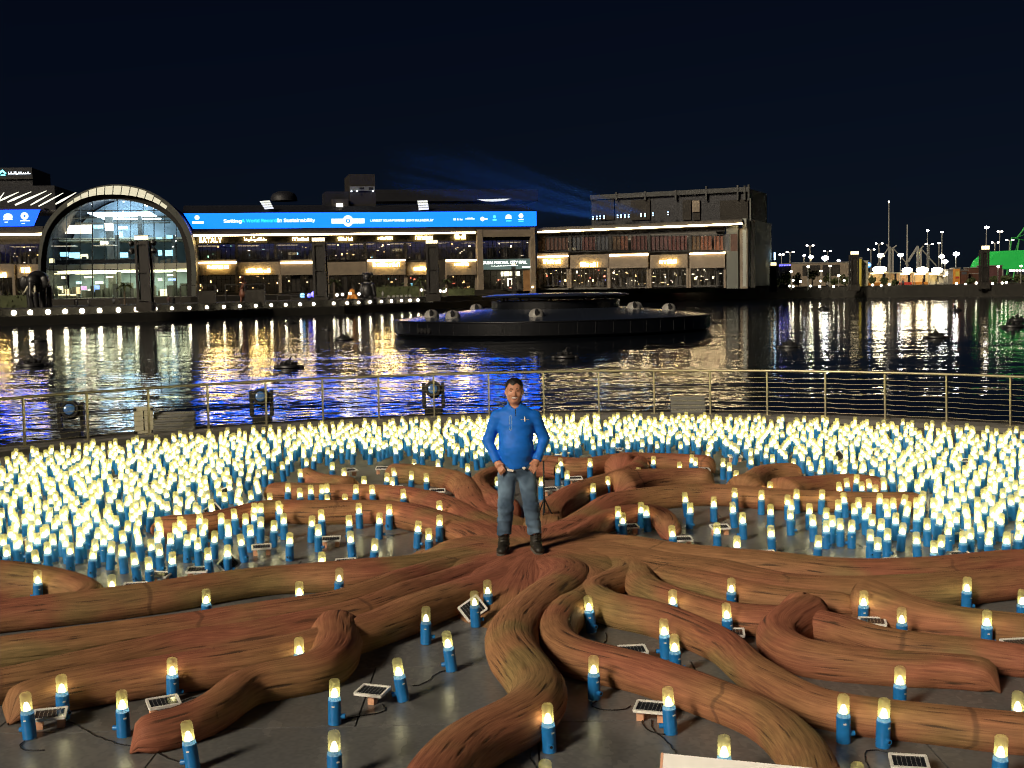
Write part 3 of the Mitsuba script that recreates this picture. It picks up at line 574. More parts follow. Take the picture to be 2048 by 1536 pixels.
# ------------------------------------------------------------------ lantern towers on the promenade
def ground_at(px, y): return P(px, 570, y)[0]
def tower(px0, px1, ytop, ylan, ybase, y, label, lamps=2, side=False, zb=None):
    t = thing('lantern_tower', label, 'lighting tower', 'lantern towers along the promenade')
    xm = (px0 + px1) / 2; z1, z0, zl = P(xm, ylan, y)[2], (QUAY_Z if zb is None else zb), P(xm, ytop, y)[2]
    w = (px1 - px0) * y / F_PX / 2; c = np.array([P(xm, (ylan + ybase) / 2, y)[0], y])
    put(t, 'base', bx(c[0] - w * 1.12, c[0] + w * 1.12, y - w * 1.12, y + w * 1.12, z0 - 0.2, z0 + 1.0), 'm_darkstone')
    put(t, 'column', cat([bx(c[0] + a - w * .16, c[0] + a + w * .16, y + b - w * .16, y + b + w * .16, z0 + 1.0, z1) for a in (-w * .8, w * .8) for b in (-w * .8, w * .8)]), 'm_bronze')
    n = 3; zs = np.linspace(z0 + 1.3, z1 - 0.5, n)
    put(t, 'cladding', cat([bx(c[0] + a - w * .2, c[0] + a + w * .2, y - w * .70, y + w * .7, z0 + 1.02, z1 - 0.02) for a in (-w * .40, 0, w * .40)] + [bx(c[0] - w * .95, c[0] + w * .95, y - w * .94, y - w * .90, z - 0.1, z + 0.1) for z in zs]), 'm_bronze')
    h = zl - z1
    for i in range(lamps):
        a, b = c[0] - w * .95 + 1.9 * w * i / lamps + 0.05, c[0] - w * .95 + 1.9 * w * (i + 1) / lamps - 0.05
        put(t, 'lantern', bx(a, b, y - w, y - w * .5, z1 + 0.1, z1 + h * 0.9), 'm_lampskin', em=emit(1, 0.78, 0.40, 1.1, 2))
    put(t, 'cap', bx(c[0] - w, c[0] + w, y - w, y + w, z1 + h * 0.9 + 0.01, z1 + h), 'm_black')
    if side:
        for sx in (-1, 1):
            for dz in (0.5, 1.6):
                put(t, 'floodlight', lathe([(0.01, 0), (0.35, 0.05), (0.42, 0.3), (0.25, 0.8), (0.01, 0.85)], 10).apply_transform(mv(c[0] + sx * (w + 0.55), y, z1 - dz) @ rot([1, 0, 0], 1.2)), 'm_black')
            put(t, 'arm', bx(min(c[0] + sx * w, c[0] + sx * (w + .6)), max(c[0] + sx * w, c[0] + sx * (w + .6)), y - .06, y + .06, z1 - 1.2, z1 - 1.05), 'm_black')
tower(275, 303, 471, 481, 612, 166, 'tall dark lantern tower with side floodlights in front of the glass arch', 1, True)
tower(627, 654, 475, 484, 600, 192, 'dark lantern tower with two lit boxes at the middle of the long screen wing', 2)
tower(853, 878, 480, 488, 590, 212, 'dark lantern tower with three lit boxes before the shop fronts near the entrance', 3)
tower(1053 - 30, 1032, 527, 533, 580, 224, 'slim low lantern post in front of the mall entrance doors', 2)
tower(1216, 1227, 519, 527, 578, 242, 'slim lantern post with a warm head before the right wing shops', 1)
tower(1452, 1465, 510, 519, 578, 240, 'lantern post with a warm head at the corner of the right wing', 1)
tower(1540, 1552, 524, 532, 578, 240, 'lantern post standing just past the grey end wall', 1)
tower(1699, 1716, 502, 510, 578, 238, 'dark lantern tower beside the yellow wall on the far quay', 2)
tower(1960, 1976, 491, 500, 578, 224, 'dark lantern tower in front of the green lit tent', 2)

# ------------------------------------------------------------------ quay edge lamps, promenade furniture
sx_ = np.array([P(s[0], 570, s[1])[:2] for s in SHORE])
def shore_y(px):
    return float(np.interp(px, [s[0] for s in SHORE], [s[1] for s in SHORE]))
led = [plan(s[0], s[1]) for s in SHORE if -900 <= s[0] <= 1000]
setting('quay_ledge', poly_solid(Polygon([*led, *[p - [0, 2.2] for p in led[::-1]]]), 1.9, WATER_Z - .6), 'm_quay')
ql = [26, 59, 95, 129, 163, 198, 236, 272, 310, 343, 378, 413, 447, 479, 511, 542, 571, 600, 627, 667, 694, 717, 740, 763, 783, 803, 820, 836, 866]
zq = [0.25, .25, .3, .3, .3, .3, .35, .35, .35, .35, .4]
for i, px in enumerate(ql):
    y = shore_y(px) - 1.2; c = P(px, 600, y); z = .1
    t = thing('quay_lamp', 'small white bollard lamp shining on the edge of the far quay', 'lamp', 'bollard lamps along the far quay edge')
    put(t, 'post', cyl([c[0], y, z - 0.02], [c[0], y, z + 0.30], 0.11, 8), 'm_black')
    put(t, 'head', ball([c[0], y, z + 0.46], 0.36 if px < 300 else 0.26, 1), 'm_lampskin', em=emit(1, 0.88, 0.62, 9, 0.4))
for px in (1335 - 190, 1168 - 50, 1145, 1086):
    pass

def fence(px0, px1, py0, py1, y, label, m='m_mullion'):
    a, b = P(px0, py1, y), P(px1, py1, y); z1 = P(px0, py0, y)[2]; z0 = QUAY_Z
    t = thing('event_fence', label, 'fence')
    n = max(2, int((b[0] - a[0]) / 2.2)); xs = np.linspace(a[0], b[0], n + 1)
    for x in xs: put(t, 'post', bx(x - .07, x + .07, y - .07, y + .07, z0 - .05, z1), m)
    put(t, 'rail', cat([bx(a[0], b[0], y - .05, y + .05, z1 - .001, z1 + .1), bx(a[0], b[0], y - .1, y - .071, z0 + .4, z0 + .5)]), m)
    for i in range(n):
        if i % 3: put(t, 'panel', bx(xs[i] + .1, xs[i + 1] - .1, y - .03, y + .03, z0 + .1, z0 + (z1 - z0) * (0.75 if i % 2 else 0.55)), 'm_darkstone')
fence(362, 432, 572, 610, 180, 'black framed event fence at the water edge right of the arch')
fence(452, 530, 570, 606, 184, 'black framed event fence before the shop with the arabic sign')
fence(150, 268, 600, 612, 176, 'low brown railing in front of the glass arch', 'm_bronze')
fence(555, 610, 592, 605, 196, 'low railing with banners beside the blue lit display', 'm_bronze')

def hedge(px0, px1, py0, y, label, seed, z0=QUAY_Z):
    r = np.random.default_rng(seed); a, b = P(px0, 575, y)[0], P(px1, 575, y)[0]; z1 = P(px0, py0, y)[2]
    n = int((b - a) * 30); c = np.c_[r.uniform(a, b, n), r.uniform(y - .7, y + .7, n), r.uniform(z0, z1, n) - 0.1 * r.random(n)]
    t = thing('hedge', label, 'hedge')
    put(t, 'leaves', leafcloud(c, 0.24, r), 'm_leaf2', kind='stuff')
    put(t, 'stems', bx(a + .1, b - .1, y - .5, y + .5, z0 - .05, z0 + (z1 - z0) * 0.8), 'm_leaf')
def leafcloud(c, s, r):
    n = len(c); u = r.normal(size=(n, 3)); u /= np.linalg.norm(u, axis=1, keepdims=True)
    v = np.cross(u, r.normal(size=(n, 3))); v /= np.linalg.norm(v, axis=1, keepdims=True)
    k = s * r.uniform(.5, 1.3, (n, 1))
    V = np.stack([c - u * k, c + v * k * .45, c + u * k, c - v * k * .45], 1).reshape(-1, 3); i = np.arange(n)[:, None] * 4
    return trimesh.Trimesh(V, np.vstack([i + [0, 1, 2], i + [0, 2, 3]]), process=False)
def palm(px, pytop, y, label, seed, lit=False):
    r = np.random.default_rng(seed); c = P(px, 575, y); z1 = P(px, pytop, y)[2]; z0 = QUAY_Z
    t = thing('palm_tree', label, 'palm tree', None)
    hh = z1 - z0
    put(t, 'trunk', tube([[c[0], y, z0 - .05], [c[0] + .05, y, z0 + hh * .4], [c[0], y, z0 + hh * .78]], [.2, .15, .12], 8), 'm_trunk')
    ms = []
    for k in range(16):
        a = k * 2.4 + r.random(); el = r.uniform(-.2, 1.1); L = hh * .3
        q = np.linspace(0, 1, 6); d = np.array([math.cos(a), math.sin(a)])
        p = np.c_[c[0] + d[0] * q * L * math.cos(el), y + d[1] * q * L * math.cos(el), z0 + hh * .78 + q * L * math.sin(el) + .12 * L - q ** 2 * L * .55]
        wv = np.array([-d[1], d[0], 0]) * .16
        ms.append(trimesh.Trimesh(np.vstack([p - wv, p + wv, p - [0, 0, .12]]), [f for i in range(5) for f in ([i, i + 1, 12 + i], [i + 1, 13 + i, 12 + i], [6 + i, 12 + i, 7 + i], [7 + i, 12 + i, 13 + i])], process=False))
    put(t, 'crown', cat(ms), 'm_leaf2', kind='stuff')
palm(248, 560, 184, 'small palm tree beside the tall tower before the glass arch', 1)
palm(668, 553, 204, 'small dark palm tree just right of the two box lantern tower', 2)
palm(839, 552, 218, 'small palm tree in front of the hedge near the three box tower', 3)
palm(894, 553, 222, 'small palm tree right of the three box lantern tower', 4)
palm(1178, 562, 248, 'short palm tree in front of the right wing shops', 5)
def tree(px, pytop, half, y, label, seed, n=420, z0=QUAY_Z):
    r = np.random.default_rng(seed); c = P(px, 575, y); z1 = P(px, pytop, y)[2]; w = half * y / F_PX; hh = z1 - z0
    t = thing('tree', label, 'tree', None)
    put(t, 'trunk', tube([[c[0], y, z0 - .05], [c[0] + .1, y, z0 + hh * .3], [c[0] - .05, y, z0 + hh * .7]], [.22, .16, .08], 8), 'm_trunk')
    ms = []
    for k in range(7):
        a = r.random() * 6.28; ce = np.array([c[0] + math.cos(a) * w * .5, y + math.sin(a) * w * .5, z0 + hh * r.uniform(.45, .85)])
        q = r.normal(size=(n // 7, 3)); q /= np.linalg.norm(q, axis=1, keepdims=True)
        ms.append(ce + q * r.uniform(.4, 1, (len(q), 1)) * [w * .55, w * .55, hh * .2])
    put(t, 'crown', leafcloud(np.vstack(ms), .35, r), 'm_leaf2', kind='stuff')
hedge(752, 848, 567, 222, 'clipped green hedge in front of the shops beside the bear statue', 3)
hedge(884, 950, 573, 228, 'clipped hedge left of the mall entrance', 4)
hedge(1085, 1212, 570, 250, 'long low hedge in front of the right wing shops', 5)
hedge(1290, 1430, 566, 252, 'hedge in front of the right wing near its grey corner', 6)
hedge(0, 70, 583, 176, 'dark hedge on the quay at the left edge', 7)

# statues on the promenade
def sdf_smin(a, b, k):
    h = np.clip(.5 + .5 * (b - a) / k, 0, 1); return b + (a - b) * h - k * h * (1 - h)
def cap(p, a, b, r0, r1=None):
    a, b = np.array(a, float), np.array(b, float); r1 = r0 if r1 is None else r1
    d = b - a; t = np.clip(((p - a) @ d) / max(d @ d, 1e-9), 0, 1)
    return np.linalg.norm(p - a - t[:, None] * d, axis=1) - (r0 + (r1 - r0) * t)
def ell(p, c, r):
    r = np.array(r, float); q = (p - np.array(c)) / r; l = np.linalg.norm(q, axis=1)
    return (l - 1) * r.min() * 1.0 if False else l * (l - 1) / np.maximum(np.linalg.norm(q / r, axis=1), 1e-6)
def blend(p, parts, k):
    v = None
    for f in parts:
        d = f(p); v = d if v is None else sdf_smin(v, d, k)
    return v
def statue(name, label, cat_, px, pybase, y, scale, parts, m, lo, hi, h=0.035, k=0.06, z0=QUAY_Z):
    me = nets(lambda p: blend(p, parts, k), lo, hi, h); c = P(px, pybase, y)
    t = thing(name, label, cat_)
    put(t, 'body', trs(me, mv(c[0], y, z0) @ np.diag([scale, scale, scale, 1])), m, smooth=True)
    return t, mv(c[0], y, z0) @ np.diag([scale, scale, scale, 1])
C, L_ = cap, lambda *a: (lambda p: cap(p, *a))
E_ = lambda *a: (lambda p: ell(p, *a))
t, M = statue('bear_statue', 'large dark bear statue sitting before the shop fronts', 'statue', 736, 592, 205, 2.75, [E_((0, 0, .62), (.40, .34, .55)), E_((0, -.02, 1.52), (.27, .25, .30)), L_((-.27, 0, 1.72), (-.25, 0, 1.74), .10), L_((.27, 0, 1.72), (.25, 0, 1.74), .10),
    E_((0, -.22, 1.42), (.15, .15, .12)), L_((-.33, -.05, 1.05), (-.46, -.15, .42), .13, .10), L_((.33, -.05, 1.05), (.46, -.15, .42), .13, .10), L_((-.22, -.15, .22), (-.30, -.42, .10), .17, .13), L_((.22, -.15, .22), (.30, -.42, .10), .17, .13)], 'm_black', (-.7, -.7, -.05), (.7, .5, 1.95))
put(t, 'collar', trs(tube([[.20 * math.cos(a), .18 * math.sin(a), 1.2] for a in np.linspace(0, 6.28, 20)[:-1]], .045, 8, True), M), 'm_grey')
t, M = statue('animal_statue', 'orange brown crouching animal statue left of the dark bear statue', 'statue', 705, 592, 203, 1.7, [E_((0, 0, .55), (.50, .4, .42)), E_((0, -.2, 1.05), (.30, .28, .32)), L_((-.3, -.2, .5), (-.6, -.5, .08), .14, .1), L_((.3, -.2, .5), (.6, -.5, .08), .14, .1), L_((-.2, .3, .4), (-.35, .5, .06), .14), L_((.2, .3, .4), (.35, .5, .06), .14)], 'm_orange', (-.9, -.8, -.05), (.9, .8, 1.5))
t, M = statue('horse_statue', 'reddish rearing animal statue in front of the shop with the round arabic sign', 'statue', 487, 600, 188, 2.4, [L_((0, 0, .75), (.1, .05, 1.35), .26, .20), L_((.1, .05, 1.35), (.02, -.1, 1.85), .15, .11), L_((.02, -.1, 1.85), (-.12, -.3, 1.70), .11, .07), L_((-.1, 0, .7), (-.16, -.1, .05), .11, .07), L_((.12, .05, .7), (.2, .2, .05), .11, .07), L_((.1, -.15, 1.3), (-.1, -.42, 1.1), .08, .05), L_((.2, -.1, 1.3), (.1, -.45, 1.25), .08, .05)], 'm_p_orange', (-.6, -.7, -.05), (.6, .6, 2.1))
t, M = statue('elephant_statue', 'dark elephant statue with pale tusks at the left of the glass arch', 'statue', 74, 612, 172, 3.0, [E_((0, .3, 1.45), (.52, .62, .52)), E_((0, -.3, 1.45), (.34, .32, .36)), L_((0, -.55, 1.35), (.02, -.72, .75), .15, .11), L_((.02, -.72, .75), (.1, -.66, .12), .11, .07), L_((-.33, .0, 1.1), (-.30, .0, .05), .17, .15), L_((.33, .0, 1.1), (.30, .0, .05), .17, .15),
    L_((-.33, .7, 1.1), (-.3, .75, .05), .17, .15), L_((.33, .7, 1.1), (.3, .75, .05), .17, .15), E_((-.48, -.2, 1.4), (.22, .09, .32)), E_((.48, -.2, 1.4), (.22, .09, .32))], 'm_black', (-.8, -.95, -.05), (.8, 1.1, 2.1), 0.04)
for s in (-1, 1):
    put(t, 'tusk', trs(tube([[s * .16, -.55, 1.2], [s * .24, -.72, .95], [s * .26, -.92, .85], [s * .20, -1.05, .95]], [.06, .05, .04, .015], 8), M), 'm_cream')
gl_ = thing('gift_display', 'blue lit round light display on the quay by the low railing', 'light display')
c = P(605, 596, 197)
put(gl_, 'stand', bx(c[0] - .8, c[0] + 2.6, 197 - .3, 197 + .3, QUAY_Z - .05, QUAY_Z + .9), 'm_black')
for k, (dx, dz, s, col) in enumerate([(0, 1.35, .42, (.15, .5, 1)), (1.1, 1.3, .35, (.05, .06, 1)), (1.9, 1.5, .5, (.06, .05, .9))]):
    put(gl_, 'globe', ball([c[0] + dx, 197, QUAY_Z + dz], s, 2), 'm_lampskin', em=emit(*col, 1.4, 1))
# cafe seats and posts with white glints on the promenade
for k, px in enumerate([777, 787, 795, 803, 812, 820, 830, 846, 852, 858, 905, 912, 921, 928, 936]):
    y = shore_y(px) + 9; c = P(px, 598, y)
    t = thing('cafe_chair', 'pale cafe chair on the quay in front of the hedge', 'chair', 'cafe chairs on the promenade')
    put(t, 'seat', cat([bx(c[0] - .22, c[0] + .22, y - .22, y + .22, QUAY_Z + .42, QUAY_Z + .47), bx(c[0] - .22, c[0] + .22, y + .2, y + .24, QUAY_Z + .47, QUAY_Z + .95)]), 'm_dome')
    put(t, 'leg', cat([bx(c[0] + a - .03, c[0] + a + .03, y + b - .03, y + b + .03, QUAY_Z - .01, QUAY_Z + .42) for a in (-.18, .18) for b in (-.18, .18)]), 'm_dome')
for k, (px, py) in enumerate([(674, 590), (685, 589), (700, 587), (718, 588), (888, 583), (881, 582), (893, 580), (1085, 578), (1117, 578), (1145, 578), (843, 580), (860, 579), (1245, 576), (1390, 575), (1275, 576)]):
    y = shore_y(px) + 5; c = P(px, py, y)
    t = thing('path_lamp', 'white globe path lamp on the promenade', 'lamp', 'globe lamps on the promenade')
    put(t, 'post', cyl([c[0], y, QUAY_Z - .02], [c[0], y, max(c[2] - .2, QUAY_Z + .1)], .05, 6), 'm_black')
    put(t, 'globe', ball([c[0], y, max(c[2], QUAY_Z + .3)], .26, 1), 'm_lampskin', em=emit(1, .9, .68, 4.5, .4))
for k, px in enumerate([1340, 1347, 1355, 1362, 1382, 1388, 1394]):
    y = 254; c = P(px, 575, y)
    t = thing('lit_screen_panel', 'slanted lit red and white panel beside the promenade', 'light panel', 'slanted lit panels before the right wing')
    put(t, 'face', trs(bx(-.26, .26, -.05, .05, 0, 1.5), mv(c[0], y, QUAY_Z + .1) @ rot([0, 1, 0], .25)), 'm_lampskin', em=emit(1, .35 if k < 4 else .8, .25 if k < 4 else .5, 1.3, .5))
    put(t, 'foot', bx(c[0] - .3, c[0] + .3, y - .2, y + .2, QUAY_Z - .02, QUAY_Z + .09), 'm_black')

# ------------------------------------------------------------------ the fairground and car park far right
def street_lamp(px, pytop, y, label, group, heads=1, col=(1, .9, .75), s=5.0, rad=.32, spread=5):
    rad = rad * .8
    c = P(px, pytop, y); z0 = QUAY_Z
    t = thing('street_lamp', label, 'street lamp', group)
    put(t, 'pole', cyl([c[0], y, z0 - .02], [c[0], y, c[2] - .1], .10 * y / 260, 6), 'm_pole')
    for i in range(heads):
        dx = (i - (heads - 1) / 2) * spread * y / F_PX
        if heads > 1: put(t, 'arm', cyl([c[0], y, c[2] - .25], [c[0] + dx, y, c[2] - .05], .06, 6), 'm_pole')
        put(t, 'head', ball([c[0] + dx, y - .15, c[2]], rad, 1, (1.15, 1, .75)), 'm_lampskin', em=emit(*col, s * (1.6 if rad > .45 else 1), .4))
g1 = 'twin headed street lamps over the car park'
for px, py, y in ((1620, 491, 300), (1563, 509, 290), (1580, 504, 310), (1655, 502, 320), (1758, 487, 320), (1742, 499, 340), (1858, 488, 300), (2019, 480, 290), (1999.5, 463, 300), (1990, 485, 310)):
    street_lamp(px, py, y, 'twin headed street lamp rising behind the far quay trees and stalls', g1, 2, (1, .88, .72), 5, .36, 12 if px not in (1563, 1999.5) else 7)
g2 = 'single tall street lamps over the fairground'
for px, py, y in ((1855, 461, 300), (1884, 464, 300), (1608, 511, 300), (1878, 486, 330)):
    street_lamp(px, py, y, 'single slim street lamp with a white head over the fairground', g2, 1, (.95, .97, 1), 5, .42)
street_lamp(1973, 455, 250, 'tall street lamp with a big white head behind the right lantern tower', None, 1, (1, .98, .92), 9, .55)
for px, py, col, s, rr, lb in ((1622, 514, (1, .85, .5), 14, .7, 'warm yellow floodlight mast above the far trees'), (1650, 516, (.8, 1, .9), 20, 1.0, 'greenish white floodlight mast, brightest above the far trees'), (1677, 521, (.7, .75, 1), 10, .5, 'small bluish floodlight beside the greenish one'),
                                 (1761, 511, (1, .75, .25), 24, 1.0, 'big amber floodlight over the stalls'), (1801, 510, (.85, .93, 1), 18, .8, 'bluish white floodlight between the crane arms'), (1883, 513, (1, .95, .7), 14, .8, 'yellowish floodlight over the stalls'),
                                 (1912, 508, (.95, .97, 1), 20, .9, 'white floodlight over the right end of the stalls'), (1890, 523, (1, .97, .85), 12, .8, 'low floodlight just above the bright stall roof')):
    street_lamp(px, py, 300, lb, None, 1, col, s, rr)
g3 = 'short lamp posts along the far right quay'
for px, py in ((1582, 543), (1616, 533), (1642, 542), (1660, 532), (1703, 540), (1677, 551), (1996, 533), (2042, 532)):
    street_lamp(px, py, 246 if px < 1800 else 232, 'short lamp post standing among plants on the far right quay', g3, 1, (1, .88, .66), 6, .34)
for k, (px, py) in enumerate([(1579, 572), (1586, 573), (1621, 572), (1639, 573), (1667, 573), (1745, 570), (1762, 571), (1778, 569), (1913, 567), (1931, 569), (1952, 566), (1985, 567), (2004, 566), (2012, 565), (1601, 563), (1586, 561), (1641, 562), (1688, 561)]):
    y = 245 - (px - 1579) * .045; c = P(px, py, y)
    t = thing('ground_spotlight', 'small white ground spotlight shining among the plants on the far right quay', 'spotlight', 'ground spotlights on the far right quay')
    put(t, 'stake', cyl([c[0], y, QUAY_Z - .02], [c[0], y, max(c[2], QUAY_Z + .3)], .05, 6), 'm_black')
    put(t, 'head', ball([c[0], y - .1, max(c[2], QUAY_Z + .3)], .24, 1), 'm_lampskin', em=emit(1, .92, .66, 6, .4))
def mast(px, y0, y1, y, r, label, tip=False):
    a, b = P(px, y0, y), P(px, y1, y)
    t = thing('mast', label, 'mast')
    put(t, 'pole', trimesh.creation.cone(r, b[2] - a[2], sections=8).apply_transform(mv(b[0], y, a[2])) if False else tube([[b[0], y, QUAY_Z - .02], [b[0], y, (QUAY_Z + a[2]) / 2], [b[0], y, a[2]]], [r * .7, r * .6, r * .4], 8), 'm_pole')
    if tip: put(t, 'lamp', ball([b[0], y, a[2] + .2], .28, 1), 'm_lampskin', em=emit(1, .95, .9, 2, .3))
mast(1777, 405, 560, 330, .3, 'tallest thin mast with a tiny light over the fairground', True)
mast(1814, 449, 560, 320, .42, 'pale shorter mast right of the tallest one')
for k, (px, y0, dx) in enumerate([(1779, 493, -6), (1785, 495, 8), (1835, 492, -18), (1841, 496, 6)]):
    a, b = P(px, y0, 290), P(px, 545, 290); e = P(px + dx, y0 - 4 if k != 2 else 524, 290)
    t = thing('crane_ride', ['tall white ride arm, outermost of the four', 'white ride arm beside the outermost one', 'white ride arm with a long slanting strut', 'white ride arm nearest the white floodlights'][k], 'fairground ride')
    put(t, 'upright', bx(b[0] - .2, b[0] + .2, 289.7, 290.3, QUAY_Z - .02, a[2]), 'm_dome')
    put(t, 'strut', cyl([a[0], 290, a[2] - .3], [e[0], 290, e[2]], .18, 6), 'm_dome')
    c = P(px, 545, 290); put(t, 'cross_beam', cyl([a[0], 290, a[2]], [a[0] + (4 if k % 2 else -3), 290, a[2] - 4.5], .14, 6), 'm_dome')
# stalls
def stall(px0, px1, ytop, ybase, y, label, body, sign=None, s=6, roofc='m_cream'):
    a, b = P(px0, ybase, y)[0], P(px1, ybase, y)[0]; z1, z0 = P((px0 + px1) / 2, ytop, y)[2], QUAY_Z
    t = thing('market_stall', label, 'stall')
    put(t, 'counter', bx(a + .1, b - .1, y - .2, y + 2.6, z0 - .02, z0 + (z1 - z0) * .36), body)
    put(t, 'back_wall', bx(a + .1, b - .1, y + 2.61, y + 2.8, z0 - .02, z1 - .1), 'm_cream')
    put(t, 'roof', bx(a - .2, b + .2, y - .5, y + 3.0, z1 - .099, z1 + .12), roofc)
    for x in (a + .05, b - .05): put(t, 'post', bx(x - .05, x + .05, y - .4, y - .3, z0 - .02, z1 - .1), 'm_pole')
    if sign: put(t, 'sign_light', ball([(a + b) / 2, y - .75, z1 + sign[1] * .45], 1.0, 3, ((b - a) / 2 - .15, .24, sign[1] * .38 + .10)), 'm_lampskin', em=emit(*sign[2], s, 4), smooth=True)
    if sign: put(t, 'inner_lamp', bx(a + .4, b - .4, y + .6, y + 1.2, z1 - .32, z1 - .12), 'm_lampskin', em=emit(1, .72, .35, 5, 4))
stall(1741, 1773, 545, 574, 262, 'orange stall with a bright oval white roof light, beside the blue round sign', 'm_orange', (-.2, 1.6, (1, .85, .55)), 9)
stall(1778, 1797, 546, 574, 262, 'small unlit cream stall between the bright ones', 'm_cream')
stall(1800, 1824, 546, 572, 262, 'stall with a white sign light and a red and white counter', 'm_red', (-.2, 1.4, (1, .84, .55)), 8)
stall(1828, 1856, 546, 572, 262, 'long bright stall with the widest glowing sign', 'm_orange', (-.2, 1.5, (1, .86, .58)), 10)
stall(1858, 1884, 546, 572, 262, 'bright stall joined to the widest glowing one', 'm_cream', (-.2, 1.4, (1, .86, .6)), 10)
stall(1886, 1898, 550, 572, 258, 'narrow stall with a pale light at the end of the bright row', 'm_grey', (-.2, .7, (1, .9, .7)), 4)
def box_thing(name, label, cat_, px0, px1, ytop, y, m, parts=(), dep=2.5):
    a, b = P(px0, 560, y)[0], P(px1, 560, y)[0]; z1 = P((px0 + px1) / 2, ytop, y)[2]
    t = thing(name, label, cat_)
    put(t, 'wall', bx(a, b, y, y + dep, QUAY_Z - .02, z1), m)
    put(t, 'roof', bx(a - .15, b + .15, y - .15, y + dep + .15, z1 + .001, z1 + .18), 'm_grey')
    for nm, x0, x1, y0, y1, mm in parts:
        q0, q1 = P(x0, 560, y)[0], P(x1, 560, y)[0]
        put(t, nm, bx(q0, q1, y - .08, y - .002, P(x0, y1, y)[2], P(x0, y0, y)[2]), mm)
    return t
box_thing('ticket_kiosk', 'orange ticket kiosk at the end of the bright stalls', 'kiosk', 1909, 1920, 537, 256, 'm_orange', [('shutter', 1911, 1918, 543, 552, 'm_yellow'), ('board', 1911, 1918, 554, 557, 'm_red')])
box_thing('ticket_kiosk', 'brown red kiosk next to the orange one', 'kiosk', 1921, 1935, 541, 256, 'm_p_rust', [('shutter', 1923, 1933, 544, 549, 'm_p_slate')])
box_thing('store_hut', 'grey hut with pale upright stripes left of the orange kiosk', 'hut', 1896, 1908, 540, 257, 'm_grey', [('stripe', x, x + 1.5, 543, 557, 'm_dome') for x in (1897.5, 1901, 1904.5)])
box_thing('store_hut', 'low brown hut behind the right lantern tower', 'hut', 1937, 1962, 536, 258, 'm_p_rust', [('rail', 1938, 1961, 547, 548, 'm_dome')])
box_thing('terrace_wall', 'long low pale pink wall under the green tent', 'wall', 1962, 2004, 532, 262, 'm_p_pink')
box_thing('yellow_wall', 'lit yellow wall beside the lantern tower on the right quay', 'wall', 1717, 1723, 517, 250, 'm_yellow')
box_thing('container_cabin', 'cream corrugated cabin right of the yellow wall', 'cabin', 1723.5, 1736, 522, 252, 'm_cream', [('rib', x, x + .7, 524, 558, 'm_dome') for x in (1725, 1728, 1731, 1734)])
t = box_thing('exhibition_hall', 'long dark brown low hall behind the far right trees', 'building', 1583, 1700, 526, 285, 'm_stone', [('roof_trim', 1584, 1620, 525, 526.5, 'm_dome'), ('bay_arch', 1645, 1680, 530, 552, 'm_bronze'), ('bay_arch', 1605, 1640, 531, 552, 'm_bronze')], 12)
t = thing('round_sign', 'blue lit round sign with a white arrow above the orange stall', 'sign')
c = P(1737, 530, 255)
put(t, 'post', cyl([c[0], 255, QUAY_Z - .02], [c[0], 255, c[2] - .5], .06, 6), 'm_pole')
put(t, 'disc', cyl([c[0], 254.9, c[2]], [c[0], 255.05, c[2]], .55, 18), 'm_lampskin', em=emit(.03, .25, 1, 1.2, .5))
put(t, 'arrow', trs(trimesh.util.concatenate([bx(-.3, .1, -.02, .02, -.08, .08), trimesh.creation.cone(.2, .26, sections=8).apply_transform(mv(.1, 0, 0) @ rot([0, 1, 0], math.pi / 2) @ np.diag([1, .12, 1, 1]))]), mv(c[0], 254.85, c[2])), 'm_lampskin', em=emit(1, 1, 1, 1.6, .2))
t = thing('neon_bar', 'short row of blue neon lights on a low hut right of the grey end wall', 'neon light')
a, b = P(1557, 531, 262), P(1582, 531, 262)
put(t, 'hut', bx(a[0], b[0], 262, 264, QUAY_Z - .02, a[2]), 'm_black')
for i in range(5): put(t, 'tube', bx(a[0] + .1 + i * (b[0] - a[0]) / 5, a[0] - .1 + (i + 1) * (b[0] - a[0]) / 5, 261.7, 261.98, a[2] - .15, a[2] + .2), 'm_lampskin', em=emit(.08, .08, 1, 2.0, .4))
t = thing('light_tube', 'upright blue white light tube beside the grey end wall', 'light')
c, d = P(1545.5, 505, 244), P(1545.5, 520, 244)
put(t, 'tube', cyl([c[0] + .4, 244, d[2]], [c[0] + .4, 244, c[2]], .16, 8), 'm_lampskin', em=emit(.35, .65, 1, 3, .4))
put(t, 'pole', cyl([c[0] + .4, 244, QUAY_Z], [c[0] + .4, 244, d[2] - .01], .07, 6), 'm_pole')
# green tent and lattice arch
t = thing('event_tent', 'large green lit tent at the right edge', 'tent')
q = [P(*p, 275) for p in ((1972, 537), (1980, 520), (2000, 502), (2075, 499), (2075, 538))]
pts = np.array([[p[0], p[2]] for p in q])
m = poly_solid(Polygon(pts), 10.0); m.apply_transform(np.array([[1, 0, 0, 0], [0, 0, 1, 275], [0, 1, 0, 0], [0, 0, 0, 1.0]]))
put(t, 'canvas', m, 'm_green', em=emit(.0, .22, .03, .40, 6))
for i in range(14):
    px = 2012 - 30 + i * 6.5; c = P(px, 541, 262)
    if px > 2018: put(t, 'festoon_lamp', ball([c[0], 262, c[2]], .3, 1), 'm_lampskin', em=emit(1, .75, .6, 3, .2))
for px in (1981, 2010, 2040, 2070):
    c = P(px, 536, 274); put(t, 'leg', bx(c[0] - .12, c[0] + .12, 275.2, 275.4, QUAY_Z - .02, c[2] + .3), 'm_pole')
t = thing('lattice_arch', 'green lit steel lattice arch rising out of the right edge', 'arch')
la = [P(2018, 500, 300), P(2034, 475, 300), P(2050, 452, 300), P(2080, 425, 300), P(2130, 408, 300)]
